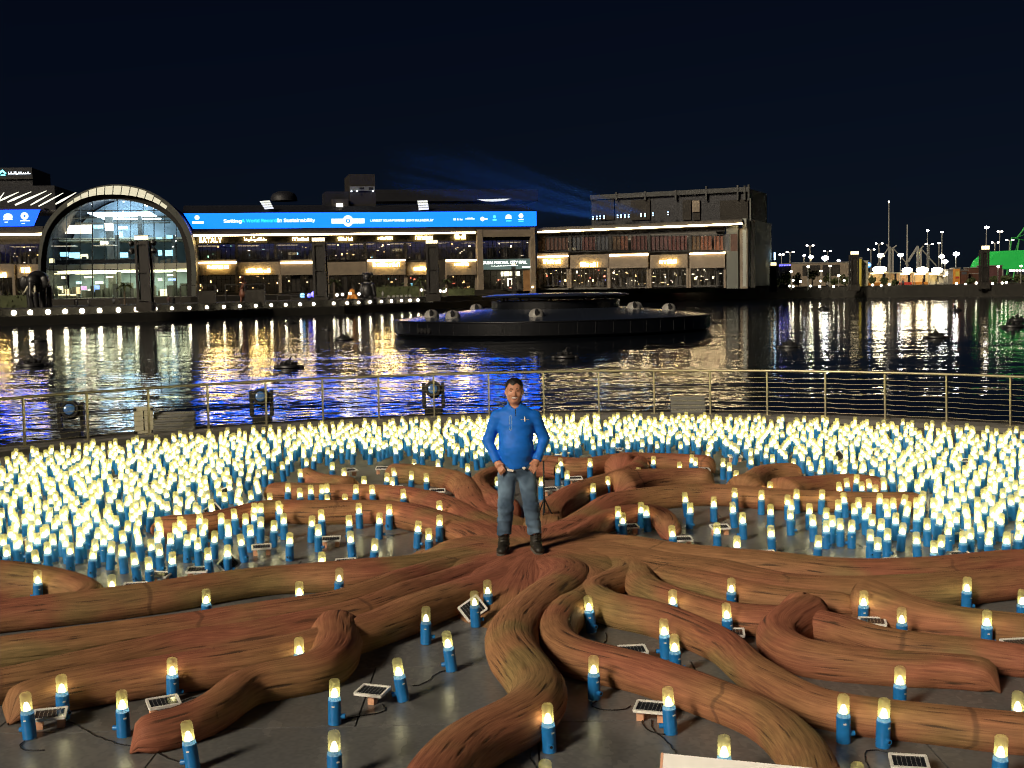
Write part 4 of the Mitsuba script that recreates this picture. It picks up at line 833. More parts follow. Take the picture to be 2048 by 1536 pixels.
lb = [P(2032, 500, 300), P(2046, 482, 300), P(2060, 466, 300), P(2088, 442, 300), P(2130, 426, 300)]
base = [P(2012, 560, 300), P(2026, 560, 300)]
A1, A2 = spline(np.array([base[0], *la]), 1.3)[1], spline(np.array([base[1], *lb]), 1.3)[1]
put(t, 'chord', tube(A1, .2, 6), 'm_green'); put(t, 'chord', tube(A2, .2, 6), 'm_green')
n = min(len(A1), len(A2)) - 1
for i in range(0, n, 1):
    put(t, 'brace', cyl(A1[i], A2[i + 1], .1, 5), 'm_green')
# planting of the right quay
for k, (px, pt, hf, y) in enumerate([(1553, 556, 9, 246), (1571, 543, 9, 252), (1596, 545, 12, 256), (1624, 538, 13, 258), (1652, 546, 11, 256), (1668, 556, 12, 252), (1690, 548, 13, 258), (1745, 553, 8, 252), (1768, 556, 8, 252), (1792, 560, 8, 250), (1940, 556, 11, 248), (1990, 552, 11, 246), (2012, 550, 12, 246), (2038, 549, 12, 246)]):
    tree(px, pt, hf, y, ['bushy low tree by the grey end wall', 'dark rounded tree under the blue neon bar', 'brownish tree left of a short quay lamp', 'tall brownish tree in the middle of the far right planting', 'small tree beside the second short lamp', 'spreading green bush lit from below on the right quay', 'tree just left of the right quay lantern tower', 'bush below the blue round sign', 'bush in front of the orange stall', 'low bush in front of the cream stall', 'dark bush left of the tent lantern tower', 'bush below the green tent slope', 'dark bush below the green tent', 'dark bush under the tent edge festoon'][k], 50 + k, 280)

# ------------------------------------------------------------------ the round island stage
IC = np.array([*P(1103, 600, 103.0)[:2]]); IR = 13.7
isl = thing('floating_stage', 'large dark round floating stage with a raised centre canopy on the lake', 'stage')
n = 96; th = np.arange(n) * 2 * np.pi / n
hull = lathe([(IR - 1.0, -.5), (IR - .35, 0.0), (IR, .25), (IR + .05, 1.2), (IR - .05, 1.32), (IR - .35, 1.30), (IR - .36, -.4)], n)
put(isl, 'hull', trs(hull, mv(IC[0], IC[1], WATER_Z)), 'm_hull', smooth=30)
put(isl, 'deck_roof', trs(lathe([(IR - .3, 1.32), (IR * .8, 1.62), (IR * .5, 2.05), (IR * .46, 2.06), (.01, 2.2)], n), mv(IC[0], IC[1], WATER_Z)), 'm_hulltop', smooth=40)
put(isl, 'hull_rim', trs(tube([[(IR + .03) * math.cos(a), (IR + .03) * math.sin(a), 1.28] for a in th], .07, 8, True), mv(IC[0], IC[1], WATER_Z)), 'm_hull', smooth=True)
put(isl, 'canopy', trs(lathe([(.01, 3.02), (5.6, 3.02), (6.35, 3.08), (6.42, 3.14), (6.35, 3.2), (5.2, 3.32), (.01, 3.4)], 72), mv(IC[0] + .35, IC[1], WATER_Z)), 'm_hulltop', smooth=35)
for k in range(10):
    a = k * .628 + .2; put(isl, 'canopy_post', cyl([IC[0] + .35 + 4.6 * math.cos(a), IC[1] + 4.6 * math.sin(a), WATER_Z + 2.0], [IC[0] + .35 + 4.6 * math.cos(a), IC[1] + 4.6 * math.sin(a), WATER_Z + 3.1], .09, 8), 'm_black')
put(isl, 'drum', trs(lathe([(5.6, 2.0), (5.6, 2.72), (5.5, 2.74), (.01, 2.74)], 60), mv(IC[0] + .35, IC[1], WATER_Z)), 'm_hull')
for k, (px, y) in enumerate([(863, 99), (905, 95.5), (953, 108), (1268, 99), (1272, 108), (1338, 101), (1073, 92.5)]):
    c = P(px, 615, y); rr = math.hypot(c[0] - IC[0], y - IC[1]); z = WATER_Z + np.interp(rr, [IR * .5, IR * .8, IR], [2.0, 1.6, 1.3])
    pod = thing('searchlight_pod', 'white half dome searchlight housing with a dark slot on the floating stage', 'searchlight', 'dome searchlight housings on the floating stage')
    sg = lathe([(.62, -.1), (.62, .10), (.57, .30), (.44, .48), (.23, .58), (.01, .61)], 24)
    put(pod, 'shell', trs(sg, mv(c[0], y, z)), 'm_dome', smooth=35)
    put(pod, 'slot', trs(cyl([0, -.42, .36], [0, -.66, .30], .19, 16).apply_transform(np.diag([.8, 1, 1.35, 1])), mv(c[0], y, z - .12)), 'm_black')
for k in range(4):
    a = math.radians(216.5 + k * 2.0); p = IC + (IR + .10) * np.array([math.cos(a), math.sin(a)])
    q = IC + (IR - .1) * np.array([math.cos(a), math.sin(a)])
    put(isl, 'porthole', cyl([*p, WATER_Z + .62], [*q, WATER_Z + .62], .22, 14), 'm_black')
for k in range(60):
    a = k * 2 * math.pi / 60; p = IC + (IR + .06) * np.array([math.cos(a), math.sin(a)]); q = IC + (IR - .2) * np.array([math.cos(a), math.sin(a)])
    put(isl, 'panel_joint', cyl([*p, WATER_Z + .3], [*p, WATER_Z + 1.2], .012, 5), 'm_black')

# floating fountain nozzles
def nozzle(px, pybase, w, label, seed):
    r = np.random.default_rng(seed); c = G(px, pybase, WATER_Z); k = w * c[1] / F_PX / 2
    t = thing('fountain_nozzle', label, 'fountain nozzle', None)
    M = mv(c[0], c[1], WATER_Z) @ rot([0, 0, 1], r.uniform(-.4, .4)) @ np.diag([k, k * .8, k, 1])
    put(t, 'float', trs(cat([lathe([(.01, -.1), (.62, -.1), (.78, .05), (.74, .18), (.5, .24), (.01, .24)], 20), ball([-.78, 0, .06], .2, 2, (1.2, 1, .7)), ball([.78, 0, .06], .2, 2, (1.2, 1, .7))]), M), 'm_black', smooth=35, kind='stuff')
    put(t, 'lamp_ring', trs(cat([lathe([(.01, 0), (.10, 0), (.13, .16), (.09, .2), (.01, .2)], 8).apply_transform(mv(.45 * math.cos(a), .45 * math.sin(a), .22)) for a in np.arange(6) * 1.047]), M), 'm_black', kind='stuff')
    put(t, 'gimbal', trs(cat([cyl([0, 0, .2], [0, 0, .45], .13, 10), cyl([-.16, 0, .45], [.16, 0, .45], .10, 10)]), M), 'm_black', kind='stuff')
    a = r.uniform(-.9, .9)
    put(t, 'jet_pipe', trs(tube([[0, 0, .42], [.10 * a, 0, .60], [.25 * a, -.05, .78]], [.07, .06, .04], 8), M), 'm_black')
for k, (px, py, w, lb) in enumerate([(65, 733, 62, 'dark floating fountain nozzle on the blue reflections, closest to the left railing'), (578, 736, 60, 'dark floating fountain nozzle with an upright jet pipe on the golden reflections'), (1872, 676, 50, 'floating fountain nozzle crossing the bright light columns on the right water'),
    (1578, 695, 52, 'faint dark fountain nozzle on the black water right of the stage'), (1910, 622, 34, 'small fountain nozzle between two bright columns near the far right quay'), (2034, 642, 44, 'fountain nozzle at the right edge of the water'), (2026, 655, 50, 'fountain nozzle just below the one at the right edge'), (1647, 619, 26, 'small fountain nozzle on the thin light columns near the right quay'),
    (326, 660, 34, 'small fountain nozzle on the water left of the tall tower reflection'), (688, 680, 38, 'fountain nozzle left of the floating stage'), (580, 647, 30, 'small fountain nozzle near the far quay below the two box tower'), (655, 660, 26, 'tiny fountain nozzle between the quay and the stage'), (1130, 716, 56, 'fountain nozzle in the dark reflection below the floating stage'),
    (78, 683, 30, 'small fountain nozzle near the left edge of the water'), (1425, 647, 18, 'tiny float touching the right end of the floating stage')]):
    nozzle(px, py, w, lb, k)

# ------------------------------------------------------------------ the round stage deck and its railing
DC, DR = np.array([0.1, 12.3]), 13.7
circ = lambda r: Point(*DC).buffer(r, 64)
setting('stage_deck', poly_solid(circ(DR + .32), .6, -.66), 'm_kerb')
pan = circ(DR - .42)
for i in range(-8, 9):
    for j in range(-7, 14):
        x0, y0 = -1.1 + i * 2.44 + (1.22 if j % 2 else 0), .35 + j * 1.22
        if not (-1.5 < y0 < 27 and abs(x0 + 1.2) < .5 * max(y0, 1) + 2.2): continue
        g = sbox(x0 + .006, y0 + .006, x0 + 2.434, y0 + 1.214).intersection(pan)
        if g.area > .05: put('stage_deck', 'panel', poly_solid(g, .06, -.06), 'm_deck')
setting('stage_kerb', poly_solid(circ(DR + .30).difference(circ(DR - .35)), .10, -.05), 'm_kerb')
setting('stage_ledge', poly_solid(circ(DR + 1.05).difference(circ(DR + .33)), .9, -.9), 'm_darkstone')
def onring(s, r=DR, z=0.0):
    a = s / DR; return np.array([DC[0] + r * math.sin(a), DC[1] + r * math.cos(a), z])
rail = thing('railing', 'curved steel railing with round top rail and thin cables around the stage', 'railing')
inw = lambda s, h: onring(s, DR - .05 * h, .05 + h)
for k in range(-12, 13):
    s = .6 + 1.22 * k; a = s / DR
    M = np.eye(4); M[:3, 0] = [math.cos(a), -math.sin(a), 0]; M[:3, 1] = [math.sin(a), math.cos(a), 0]
    M[:3, 3] = onring(s, DR, .05); M = M @ rot([1, 0, 0], .05)
    put(rail, 'post', trs(cat([bx(-.016, .016, -.03, .03, -.01, .93), bx(-.08, .08, -.07, .07, 0, .012)]), M), 'm_rail')
ss = np.arange(-12.3, 13.0, .25)
put(rail, 'top_rail', tube([inw(.6 + 1.22 * s, .95) for s in ss], .027, 10), 'm_rail', smooth=True)
for q in range(8):
    put(rail, 'cable', tube([inw(.6 + 1.22 * s, .09 + .102 * q) + [0, 0, -.012 * math.sin(math.pi * (s % 1)) ** 2] for s in ss], .0055, 5), 'm_rail', smooth=True)

def facing(x, y): return math.atan2(x - 0, y - 0)
def moving_head(px, py, d, label, az, mat_='m_lens'):
    c = P(px, py, d); z0 = .0
    t = thing('moving_head_light', label, 'stage light')
    M = mv(c[0], d, z0) @ rot([0, 0, 1], az) @ np.diag([1.15, 1.15, 1.15, 1])
    put(t, 'base', trs(cat([bx(-.17, .17, -.15, .15, 0, .14), bx(-.15, .15, -.17, -.151, .02, .12)]), M), 'm_black')
    for s in (-1, 1): put(t, 'yoke_arm', trs(bx(s * .19 - .03, s * .19 + .03, -.09, .09, .14, .62), M), 'm_black')
    H = M @ mv(0, 0, .50) @ rot([1, 0, 0], -.15)
    put(t, 'head', trs(lathe([(.01, -.22), (.12, -.21), (.165, -.13), (.165, .10), (.15, .17), (.11, .17), (.11, .14)], 20).apply_transform(rot([1, 0, 0], math.pi / 2)), H), 'm_black', smooth=40)
    put(t, 'lens', trs(ball([0, -.16, 0], .098, 2, (1, .3, 1)), H), mat_)
    put(t, 'crossbar', trs(bx(-.2, .2, -.07, .07, .12, .139), M), 'm_black')
moving_head(143, 845, 23.9, 'black moving head stage light with blue lens behind the railing, beside the cream box', .2)
moving_head(523, 800, 25.9, 'black moving head stage light behind the railing nearer the middle of the left half', .1)
moving_head(867, 790, 26.9, 'black moving head stage light behind the railing beside the person', .0)
def ridged(px0, px1, pt, pb, d, label):
    a, b = P(px0, pb, d), P(px1, pb, d); w = b[0] - a[0]; z1 = P(px0, pt, d)[2]; z0 = .0
    t = thing('floor_speaker', label, 'floor speaker')
    M = mv((a[0] + b[0]) / 2, d, z0) @ rot([0, 0, 1], -math.atan2((a[0] + b[0]) / 2, d) * .6)
    h = z1 - z0
    pr = Polygon([(-.3, 0), (.12, 0), (.12, h * .96), (.0, h), (-.05, h)])
    m = poly_solid(pr, w); m.apply_transform(np.array([[0, 0, 1, -w / 2], [1, 0, 0, 0], [0, 1, 0, 0], [0, 0, 0, 1.0]])); put(t, 'body', trs(m, M), 'm_grey')
    for q in range(4):
        u = (q + .7) / 4.6; y, z = -.3 + .25 * u, h * u
        put(t, 'grille_bar', trs(trs(bx(-w / 2 + .02, w / 2 - .02, -.02, .004, -.02, .02), mv(0, y - .006, z) @ rot([1, 0, 0], -.3)), M), 'm_grey')
ridged(311, 390, 824, 862, 24.6, 'grey wedge shaped floor unit behind the railing beside the cream box')
ridged(1342, 1409, 792, 826, 26.0, 'grey ridged floor unit behind the railing right of the person')
t = thing('equipment_box', 'small cream equipment box behind the railing left of the grey wedge unit', 'box')
c = P(288, 850, 24.4); M = mv(c[0], 24.4, .0) @ rot([0, 0, 1], .3)
z1 = P(288, 814, 24.4)[2]
put(t, 'case', trs(bx(-.19, .19, -.12, .12, .0, z1), M), 'm_cream')
put(t, 'corner', trs(cat([bx(a - .03, a + .03, -.13, -.121, b - .03, b + .03) for a in (-.17, .17) for b in (.04, z1 - .04)]), M), 'm_black', kind='stuff')
put(t, 'seam', trs(bx(-.008, .008, -.128, -.121, .06, z1 - .07), M), 'm_black')

# ------------------------------------------------------------------ the root sculpture
TC = G(1072, 1100, .18)[:2]; TH = .19
def mound(x, y):
    dx, dy = (np.asarray(x) - TC[0]), (np.asarray(y) - TC[1])
    a = np.arctan2(dy, dx); wob = 1 + .10 * np.sin(3 * a + .5) + .07 * np.sin(7 * a + 1.2)
    r = np.sqrt((dx / 1.25) ** 2 + (dy / 1.95) ** 2) / wob
    t = np.clip((1.15 - r) / .5, 0, 1)
    z = TH * (t * t * (3 - 2 * t))
    ridge = .010 * np.sin(9 * a + 1.5 * np.sin(2 * a)) + .004 * np.sin(23 * a)
    return z - .06 + .075 * np.clip(1.3 - r, 0, 1) + ridge * np.clip(r, 0, .9) * np.clip(1.25 - r, 0, 1) * 1.1
roots_thing = thing('root_sculpture', 'giant brown painted tree root sculpture spreading over the stage deck', 'sculpture')
nr, na = 46, 200
R_, A2_ = np.meshgrid(np.linspace(0.001, 1.3, nr), np.arange(na) * 2 * np.pi / na, indexing='ij')
X_, Y_ = TC[0] + 1.25 * R_ * np.cos(A2_), TC[1] + 1.95 * R_ * np.sin(A2_)
Z_ = mound(X_, Y_) + .016 * (meshkit.fbm(np.stack([R_ * 3, A2_ * 6, R_ * 0], -1), 3, 4) - .5) * np.clip(R_ * 3, 0, 1)
v = np.stack([X_, Y_, Z_], -1).reshape(-1, 3); i, j = np.meshgrid(np.arange(nr - 1), np.arange(na), indexing='ij'); j2 = (j + 1) % na
q = np.stack([i * na + j, (i + 1) * na + j, (i + 1) * na + j2, i * na + j2], -1).reshape(-1, 4)
put(roots_thing, 'trunk', trimesh.Trimesh(v, np.vstack([q[:, [0, 1, 2]], q[:, [0, 2, 3]]]), process=False), 'm_bark', smooth=True, uv=np.stack([R_.ravel() * 1.4, np.abs(A2_ - np.pi).ravel() * .75 + .1 * X_.ravel()], -1))

ROOT_PTS = []
def root(pts, r, h=None, tip=True, seed=0, r0=1.15, r1=.9):
    """a root along pixels of its centre line, r metres half wide and h metres high"""
    h = h or r * 1.6
    g = np.array([[*G(*p, h * .45)[:2], 0] for p in pts]); s, c = spline(g, .045)
    n = 30; L = s[-1]; u = s / L
    rad = r * (r0 + (r1 - r0) * u) * (1 + .35 * np.exp(-(s / .7) ** 2)) * (1 + .22 * (meshkit.fbm(np.c_[s * .8, s * 0 + seed, s * 0], 3, seed) - .5))
    if tip:
        e = np.clip((L - s) / (r * 1.1), 0, 1); rad = rad * np.sqrt(np.clip(1 - (1 - e) ** 2, .004, 1))
    e = np.clip(s / (r * .9), 0, 1); rad = rad * np.sqrt(np.clip(1 - (1 - e) ** 2, .004, 1))
    tg = np.gradient(c, axis=0); tg[:, 2] = 0; tg /= np.linalg.norm(tg, axis=1, keepdims=True); sd = np.c_[tg[:, 1], -tg[:, 0], tg[:, 2]]
    th = np.linspace(0, 2 * np.pi, n) - np.pi / 2
    cz = h - h / (2 * r) * 1.05 * rad  # centre height falls with the girth so that the top stays flat
    cz = np.where(rad < r * .7, h * .45 * rad / (r * .7) + .0, h - h * .56)
    S, TH_ = np.meshgrid(s, th, indexing='ij')
    dis = .030 * (meshkit.fbm(np.stack([S * 1.1, np.cos(TH_) * 1.8 + seed, np.sin(TH_) * 1.8], -1), 3, 3) - .5) + .012 * (meshkit.fbm(np.stack([S * .9 + seed, TH_ * 4.2, S * 0], -1), 3, 8) - .5)
    k = (1 + dis / r)
    hz = (h * .56) * rad / r
    V = c[:, None] + sd[:, None] * (np.cos(TH_) * rad[:, None] * k)[..., None]
    V[..., 2] = cz[:, None] + np.sin(TH_) * hz[:, None] * k
    V[..., 2] = np.maximum(V[..., 2], -.05)
    if math.hypot((c[0][0] - TC[0]) / 1.15, (c[0][1] - TC[1]) / 1.75) < 1.1: V[..., 2] = np.where(V[..., 2] > 0, V[..., 2] * (.50 + .50 * np.clip(s / 1.7, 0, 1))[:, None], V[..., 2])
    V = V.reshape(-1, 3); i, j = np.meshgrid(np.arange(len(s) - 1), np.arange(n - 1), indexing='ij')
    q = np.stack([i * n + j, i * n + j + 1, (i + 1) * n + j + 1, (i + 1) * n + j], -1).reshape(-1, 4)
    m = trimesh.Trimesh(V, np.vstack([q[:, [0, 2, 1]], q[:, [0, 3, 2]]]), process=False)
    put(roots_thing, 'root', m, 'm_bark', smooth=True, uv=np.stack([S.ravel() + seed * 7.3, (TH_.ravel()) * r * 1.2 + seed * 3.1], -1))
    ROOT_PTS.extend([[*p[:2], a] for p, a in zip(c[::3], rad[::3])])

RT = [
 ([(1090, 1120), (1128, 1165), (1085, 1212), (1034, 1262), (1030, 1312), (1060, 1352), (1078, 1392), (1040, 1440), (960, 1482), (900, 1530), (850, 1600)], .215, .33, 0),
 ([(1160, 1140), (1170, 1190), (1122, 1240), (1116, 1290), (1160, 1318), (1245, 1338), (1340, 1366), (1440, 1402), (1530, 1442), (1590, 1492), (1622, 1540), (1640, 1610)], .165, .27, 0),
 ([(1225, 1120), (1232, 1160), (1188, 1190), (1215, 1218), (1290, 1235), (1375, 1262), (1450, 1296), (1500, 1340), (1560, 1378), (1650, 1418), (1780, 1438), (1900, 1452), (2080, 1470)], .15, .25, 0),
 ([(1230, 1110), (1280, 1160), (1320, 1197), (1400, 1222), (1490, 1240), (1580, 1246), (1680, 1263), (1760, 1286), (1870, 1303), (1960, 1312), (2080, 1326)], .155, .25, 0),
 ([(1560, 1245), (1610, 1240), (1568, 1262), (1564, 1292), (1612, 1316), (1710, 1330), (1800, 1338), (1900, 1342), (2002, 1356)], .14, .25, 1),
 ([(1150, 1085), (1270, 1092), (1400, 1120), (1550, 1136), (1700, 1148), (1840, 1146), (1960, 1134), (2090, 1126)], .20, .27, 0),
 ([(1160, 1100), (1290, 1122), (1420, 1150), (1560, 1176), (1700, 1186), (1850, 1182), (1960, 1172), (2090, 1160)], .24, .27, 0),
 ([(1200, 1110), (1320, 1146), (1430, 1176), (1560, 1203), (1660, 1212), (1720, 1216)], .17, .25, 1),
 ([(1700, 1205), (1760, 1216), (1830, 1235), (1920, 1250), (2090, 1262)], .16, .25, 0),
 ([(1000, 1095), (920, 1112), (810, 1138), (700, 1152), (580, 1158), (470, 1170), (350, 1190), (220, 1208), (100, 1222), (-40, 1238)], .19, .27, 0),
 ([(-40, 1168), (40, 1166), (110, 1170), (165, 1182), (178, 1200), (150, 1214), (90, 1228)], .15, .25, 0),
 ([(1010, 1105), (930, 1122), (830, 1158), (750, 1190), (640, 1218), (520, 1236), (400, 1252), (260, 1272), (120, 1292), (-40, 1310)], .165, .26, 0),
 ([(1000, 1125), (900, 1160), (800, 1205), (700, 1240), (600, 1262), (480, 1282), (350, 1300), (220, 1326), (80, 1356), (-40, 1378)], .165, .27, 0),
 ([(1020, 1140), (970, 1165), (890, 1198), (795, 1240), (700, 1275), (600, 1303), (450, 1332), (300, 1354), (150, 1378), (60, 1398), (15, 1415)], .185, .28, 1),
 ([(690, 1262), (672, 1282), (668, 1315), (625, 1346), (560, 1360), (500, 1374), (455, 1402), (400, 1436), (320, 1462), (258, 1474)], .145, .25, 1),
 # behind the person
 ([(1085, 1050), (1112, 1012), (1170, 985), (1225, 966), (1262, 950), (1278, 936), (1262, 925), (1210, 930), (1150, 936), (1090, 930), (1040, 935)], .17, .29, 0),
 ([(1010, 1030), (960, 985), (990, 950), (1050, 938), (1120, 941)], .15, .27, 0),
 ([(1090, 1070), (1160, 1045), (1235, 1010), (1320, 996), (1420, 990), (1540, 998), (1650, 1003), (1750, 1006), (1850, 1003)], .20, .27, 1),
 ([(1130, 1085), (1185, 1052), (1240, 1034), (1290, 1030), (1328, 1042), (1338, 1062)], .155, .26, 1),
 ([(1230, 978), (1300, 962), (1360, 956), (1430, 957)], .17, .28, 1),
 ([(1480, 990), (1505, 968), (1545, 948), (1610, 946)], .18, .30, 1),
 ([(1560, 992), (1640, 974), (1710, 969), (1770, 978)], .17, .27, 1),
 ([(1240, 940), (1290, 926), (1350, 926), (1430, 931)], .17, .28, 1),
 ([(1040, 1050), (960, 1020), (935, 985), (900, 960), (840, 950), (770, 946)], .17, .29, 1),
 ([(1020, 1070), (940, 1036), (850, 1004), (750, 990), (650, 986), (530, 982)], .18, .27, 1),
 ([(1000, 1085), (920, 1055), (840, 1038), (740, 1024), (640, 1026), (540, 1024), (440, 1042), (305, 1050)], .21, .27, 1),
 ([(700, 985), (640, 966), (622, 958), (612, 950)], .15, .26, 1),
]
for k, (pts, r, h, tip) in enumerate(RT): root(pts, r, h, bool(tip), k + 1)
ROOT_PTS = np.array(ROOT_PTS); root_tree = cKDTree(ROOT_PTS[:, :2])
def on_root(x, y, m=.05):
    d, i = root_tree.query([x, y], k=6); return bool((d < ROOT_PTS[i, 2] + m).any()) or mound(x, y) > .02 and math.hypot((x - TC[0]) / 1.15, (y - TC[1]) / 1.75) < 1.1

# ------------------------------------------------------------------ bottle lamps
LH = .31
pipe_m = cat([lathe([(.040, .0), (.0445, .002), (.0445, .168), (.038, .168), (.038, .01)], 18)])
s_pipe = mikit.ply(pipe_m, 'm_pvc', smooth=35)
s_collar = mikit.ply(lathe([(.0385, .165), (.0415, .168), (.0415, .182), (.037, .190), (.032, .192)], 16), 'm_collar', smooth=35)
s_bottle = mikit.ply(lathe([(.030, .188), (.0365, .196), (.0372, .21), (.0372, .285), (.035, .300), (.027, .309), (.012, .306), (.004, .311), (.001, .311)], 16), 'm_bottle', smooth=40)
scene['m_bottle_clear'] = {'type': 'mask', 'opacity': 0.22, 'bsdf': {'type': 'principledthin', 'base_color': rgb(0.90, 0.86, 0.42), 'roughness': 0.15, 'diff_trans': 1.0}}
s_bottle2 = mikit.ply(lathe([(.030, .188), (.0365, .196), (.0372, .21), (.0372, .285), (.035, .300), (.027, .309), (.012, .306), (.004, .311), (.001, .311)], 20), 'm_bottle_clear', smooth=40)
s_bulb = mikit.ply(lathe([(.001, .190), (.022, .191), (.0235, .200), (.017, .225), (.009, .243), (.001, .247)], 12), 'm_bulb', smooth=40)
s_port = mikit.ply(cat([cyl([.040, 0, .055], [.072, 0, .055], .017, 12), cyl([.0721, 0, .055], [.0725, 0, .055], .012, 10)]), 'm_pvc', smooth=35)
s_hole = mikit.ply(cyl([.0722, 0, .055], [.0735, 0, .055], .010, 10), 'm_black')
s_slot = mikit.ply(bx(.042, .0455, -.010, .010, .128, .137), 'm_white')
BULBS = [emit(1.0, .90, .50, q, 1) for q in (2.2, 5.5, 7.5, 8.5, 9.5, 11.0)]
DIM = {(852, 1214), (974, 1161), (679, 1137), (948, 1183)}
LIT = [('blue bottle lamp in front of the white solar panel at the bottom left corner', 50, 1386, -.05, 2.8), ('blue bottle lamp standing just behind the bottom left solar panel', 122, 1347, .0, -.6), ('blue bottle lamp touching the orange root tip on the left', 243, 1382, .0, 3.0),
 ('bottle lamp leaning left below the hooked root tip at the bottom edge', 372, 1443, -.10, 3.0), ('blue bottle lamp beside the dark solar panel behind the hooked root', 354, 1302, .02, .4), ('bottle lamp half hidden behind the bend of the hooked root', 608, 1266, .0, 1.0), ('upright blue bottle lamp left of the pale solar panel on the open deck', 669, 1359, .03, .0),
 ('bottle lamp cut off by the bottom edge below the pale solar panel', 668, 1463, .02, 3.0), ('bottle lamp leaning left beside the pale solar panel on one block', 793, 1317, -.13, 3.1), ('blue bottle lamp on bare deck with a nearly empty looking bottle', 852, 1214, .03, .2), ('leaning bottle lamp with a side port left of the big S shaped root', 892, 1263, -.12, 3.0),
 ('bottle lamp in front of the leaning solar panel near the trunk', 948, 1183, -.03, .4), ('bottle lamp behind the leaning solar panel near the trunk', 974, 1161, -.04, .3), ('bottle lamp with a black port facing forward inside the S root bend', 1057, 1405, -.03, -1.4), ('bottle lamp top peeking over the bottom edge below the S root', 1090, 1522, .0, 0),
 ('bottle lamp leaning in the notch between two roots right of the trunk', 1172, 1192, -.10, -1.0), ('blue bottle lamp in front of the long diagonal root', 1187, 1313, .0, -.9), ('bottle lamp leaning beside the bronze legged solar panel', 1335, 1375, -.06, 3.1), ('hind lamp of the close pair in the hollow between diagonal roots', 1327, 1239, -.05, 3.0), ('front lamp of the close pair in the hollow between diagonal roots', 1348, 1270, -.04, 0),
 ('bottle lamp showing behind the white board at the bottom edge', 1448, 1472, .0, 0), ('bottle lamp sunk behind the upper diagonal root near the trunk', 1352, 1179, .0, -1.2), ('bottle lamp beside a flat lying solar panel right of the diagonal roots', 1452, 1207, -.06, -.4), ('bottle lamp standing before the broad root on the right of the trunk', 1510, 1152, .0, -.3),
 ('bottle lamp beside the white panel edge among the right roots', 1731, 1172, .02, 3.0), ('bottle lamp between the forked roots on the right', 1803, 1216, -.03, 0), ('bottle lamp with a red mark and a port on the right roots', 1935, 1155, .03, .1), ('bottle lamp with a right facing port near the right edge roots', 1975, 1220, .0, .1),
 ('bottle lamp cut by the right edge above the roots', 2045, 1180, .0, 0), ('bottle lamp behind the lowest right root on the open deck', 1800, 1334, .0, 3.1), ('left lamp of the two before the lowest right root', 1687, 1390, .0, .1), ('right lamp of the two before the lowest right root', 1769, 1398, .03, -1.3),
 ('bottle lamp sunk behind the lowest right root near the right edge', 2033, 1388, .0, 0), ('bottle lamp at the bottom right corner near the striped solar panel', 2003, 1472, .03, 3.0), ('bottle lamp top at the bottom edge beside the lowest diagonal root end', 1648, 1528, .0, 0), ('bottle lamp sunk between the two long roots on the left', 412, 1179, .02, 0),
 ('bottle lamp standing between the long left roots, next towards the trunk', 598, 1164, .0, 0), ('bottle lamp with a left port where the left roots meet the trunk', 679, 1137, .06, 3.0), ('bottle lamp inside the loop of the curled root at the left edge', 75, 1141, .03, 3.1), ('short showing bottle lamp beside the tip of the curled root', 223, 1150, .0, 0)]
MID = [(643, 1105), (750, 1078), (296, 1115), (345, 1104), (268, 1105), (580, 1065), (700, 1062), (636, 1049), (857, 1057), (837, 1042), (896, 1020), (759, 1026), (784, 1007), (857, 1007), (717, 1007), (577, 997), (567, 1027), (624, 1032), (548, 1041), (521, 997), (697, 1031), (642, 1019),
 (692, 991), (652, 992), (644, 969), (654, 967), (621, 970), (599, 976), (576, 966), (712, 969), (743, 970), (811, 977), (727, 952), (774, 946), (784, 955), (786, 935), (823, 942), (852, 947), (688, 936), (612, 937), (664, 924), (876, 919), (828, 919), (934, 927), (994, 954), (612, 916),
 (1276, 902), (1299, 912), (1180, 917), (1120, 915), (1116, 929), (1134, 941), (1268, 937), (1225, 945), (1176, 966), (1083, 954), (1359, 924), (1383, 909), (1391, 915), (1415, 900), (1446, 917), (1459, 925), (1473, 941), (1501, 912), (1515, 962), (1523, 980), (1469, 976), (1369, 985), (1381, 1006), (1428, 994),
 (1464, 1004), (1485, 1025), (1276, 1000), (1224, 1010), (1245, 1026), (1325, 1015), (1343, 1051), (1433, 1045), (1473, 1071), (1541, 1009), (1541, 1051), (1575, 990), (1582, 1000), (1580, 1017), (1590, 975), (1646, 979), (1618, 1007), (1625, 1029), (1638, 1071), (1652, 1041), (1653, 1016), (1665, 1031), (1680, 1037),
 (1677, 1000), (1686, 985), (1677, 964), (1703, 1040), (1708, 1007), (1730, 1016), (1745, 1029), (1738, 1005), (1741, 1059), (1756, 1075), (1763, 1037), (1776, 1057), (1806, 1045), (1833, 1065), (1868, 1082), (1883, 1070), (1926, 1062), (1941, 1055), (1976, 1065), (2013, 1064), (1786, 996), (1760, 987), (1771, 997),
 (32, 1075), (57, 1080), (130, 1071), (160, 1070), (224, 1082), (95, 1084), (190, 1078), (12, 1090), (480, 1068), (500, 1050), (430, 1062), (395, 1075), (455, 1090), (415, 1096)]
r5 = np.random.default_rng(21)
spots, metas = [], []
for lb, px, py, tl, az in LIT:
    p = G(px, py, LH); spots.append(p[:2] - [tl * LH, 0]); metas.append((lb, tl, az, 0))
for px, py in MID:
    p = G(px, py, LH); tl = r5.normal() * .05; spots.append(p[:2] - [tl * LH, 0]); metas.append((None, tl, r5.uniform(-3.1, 3.1), r5.normal() * .04))
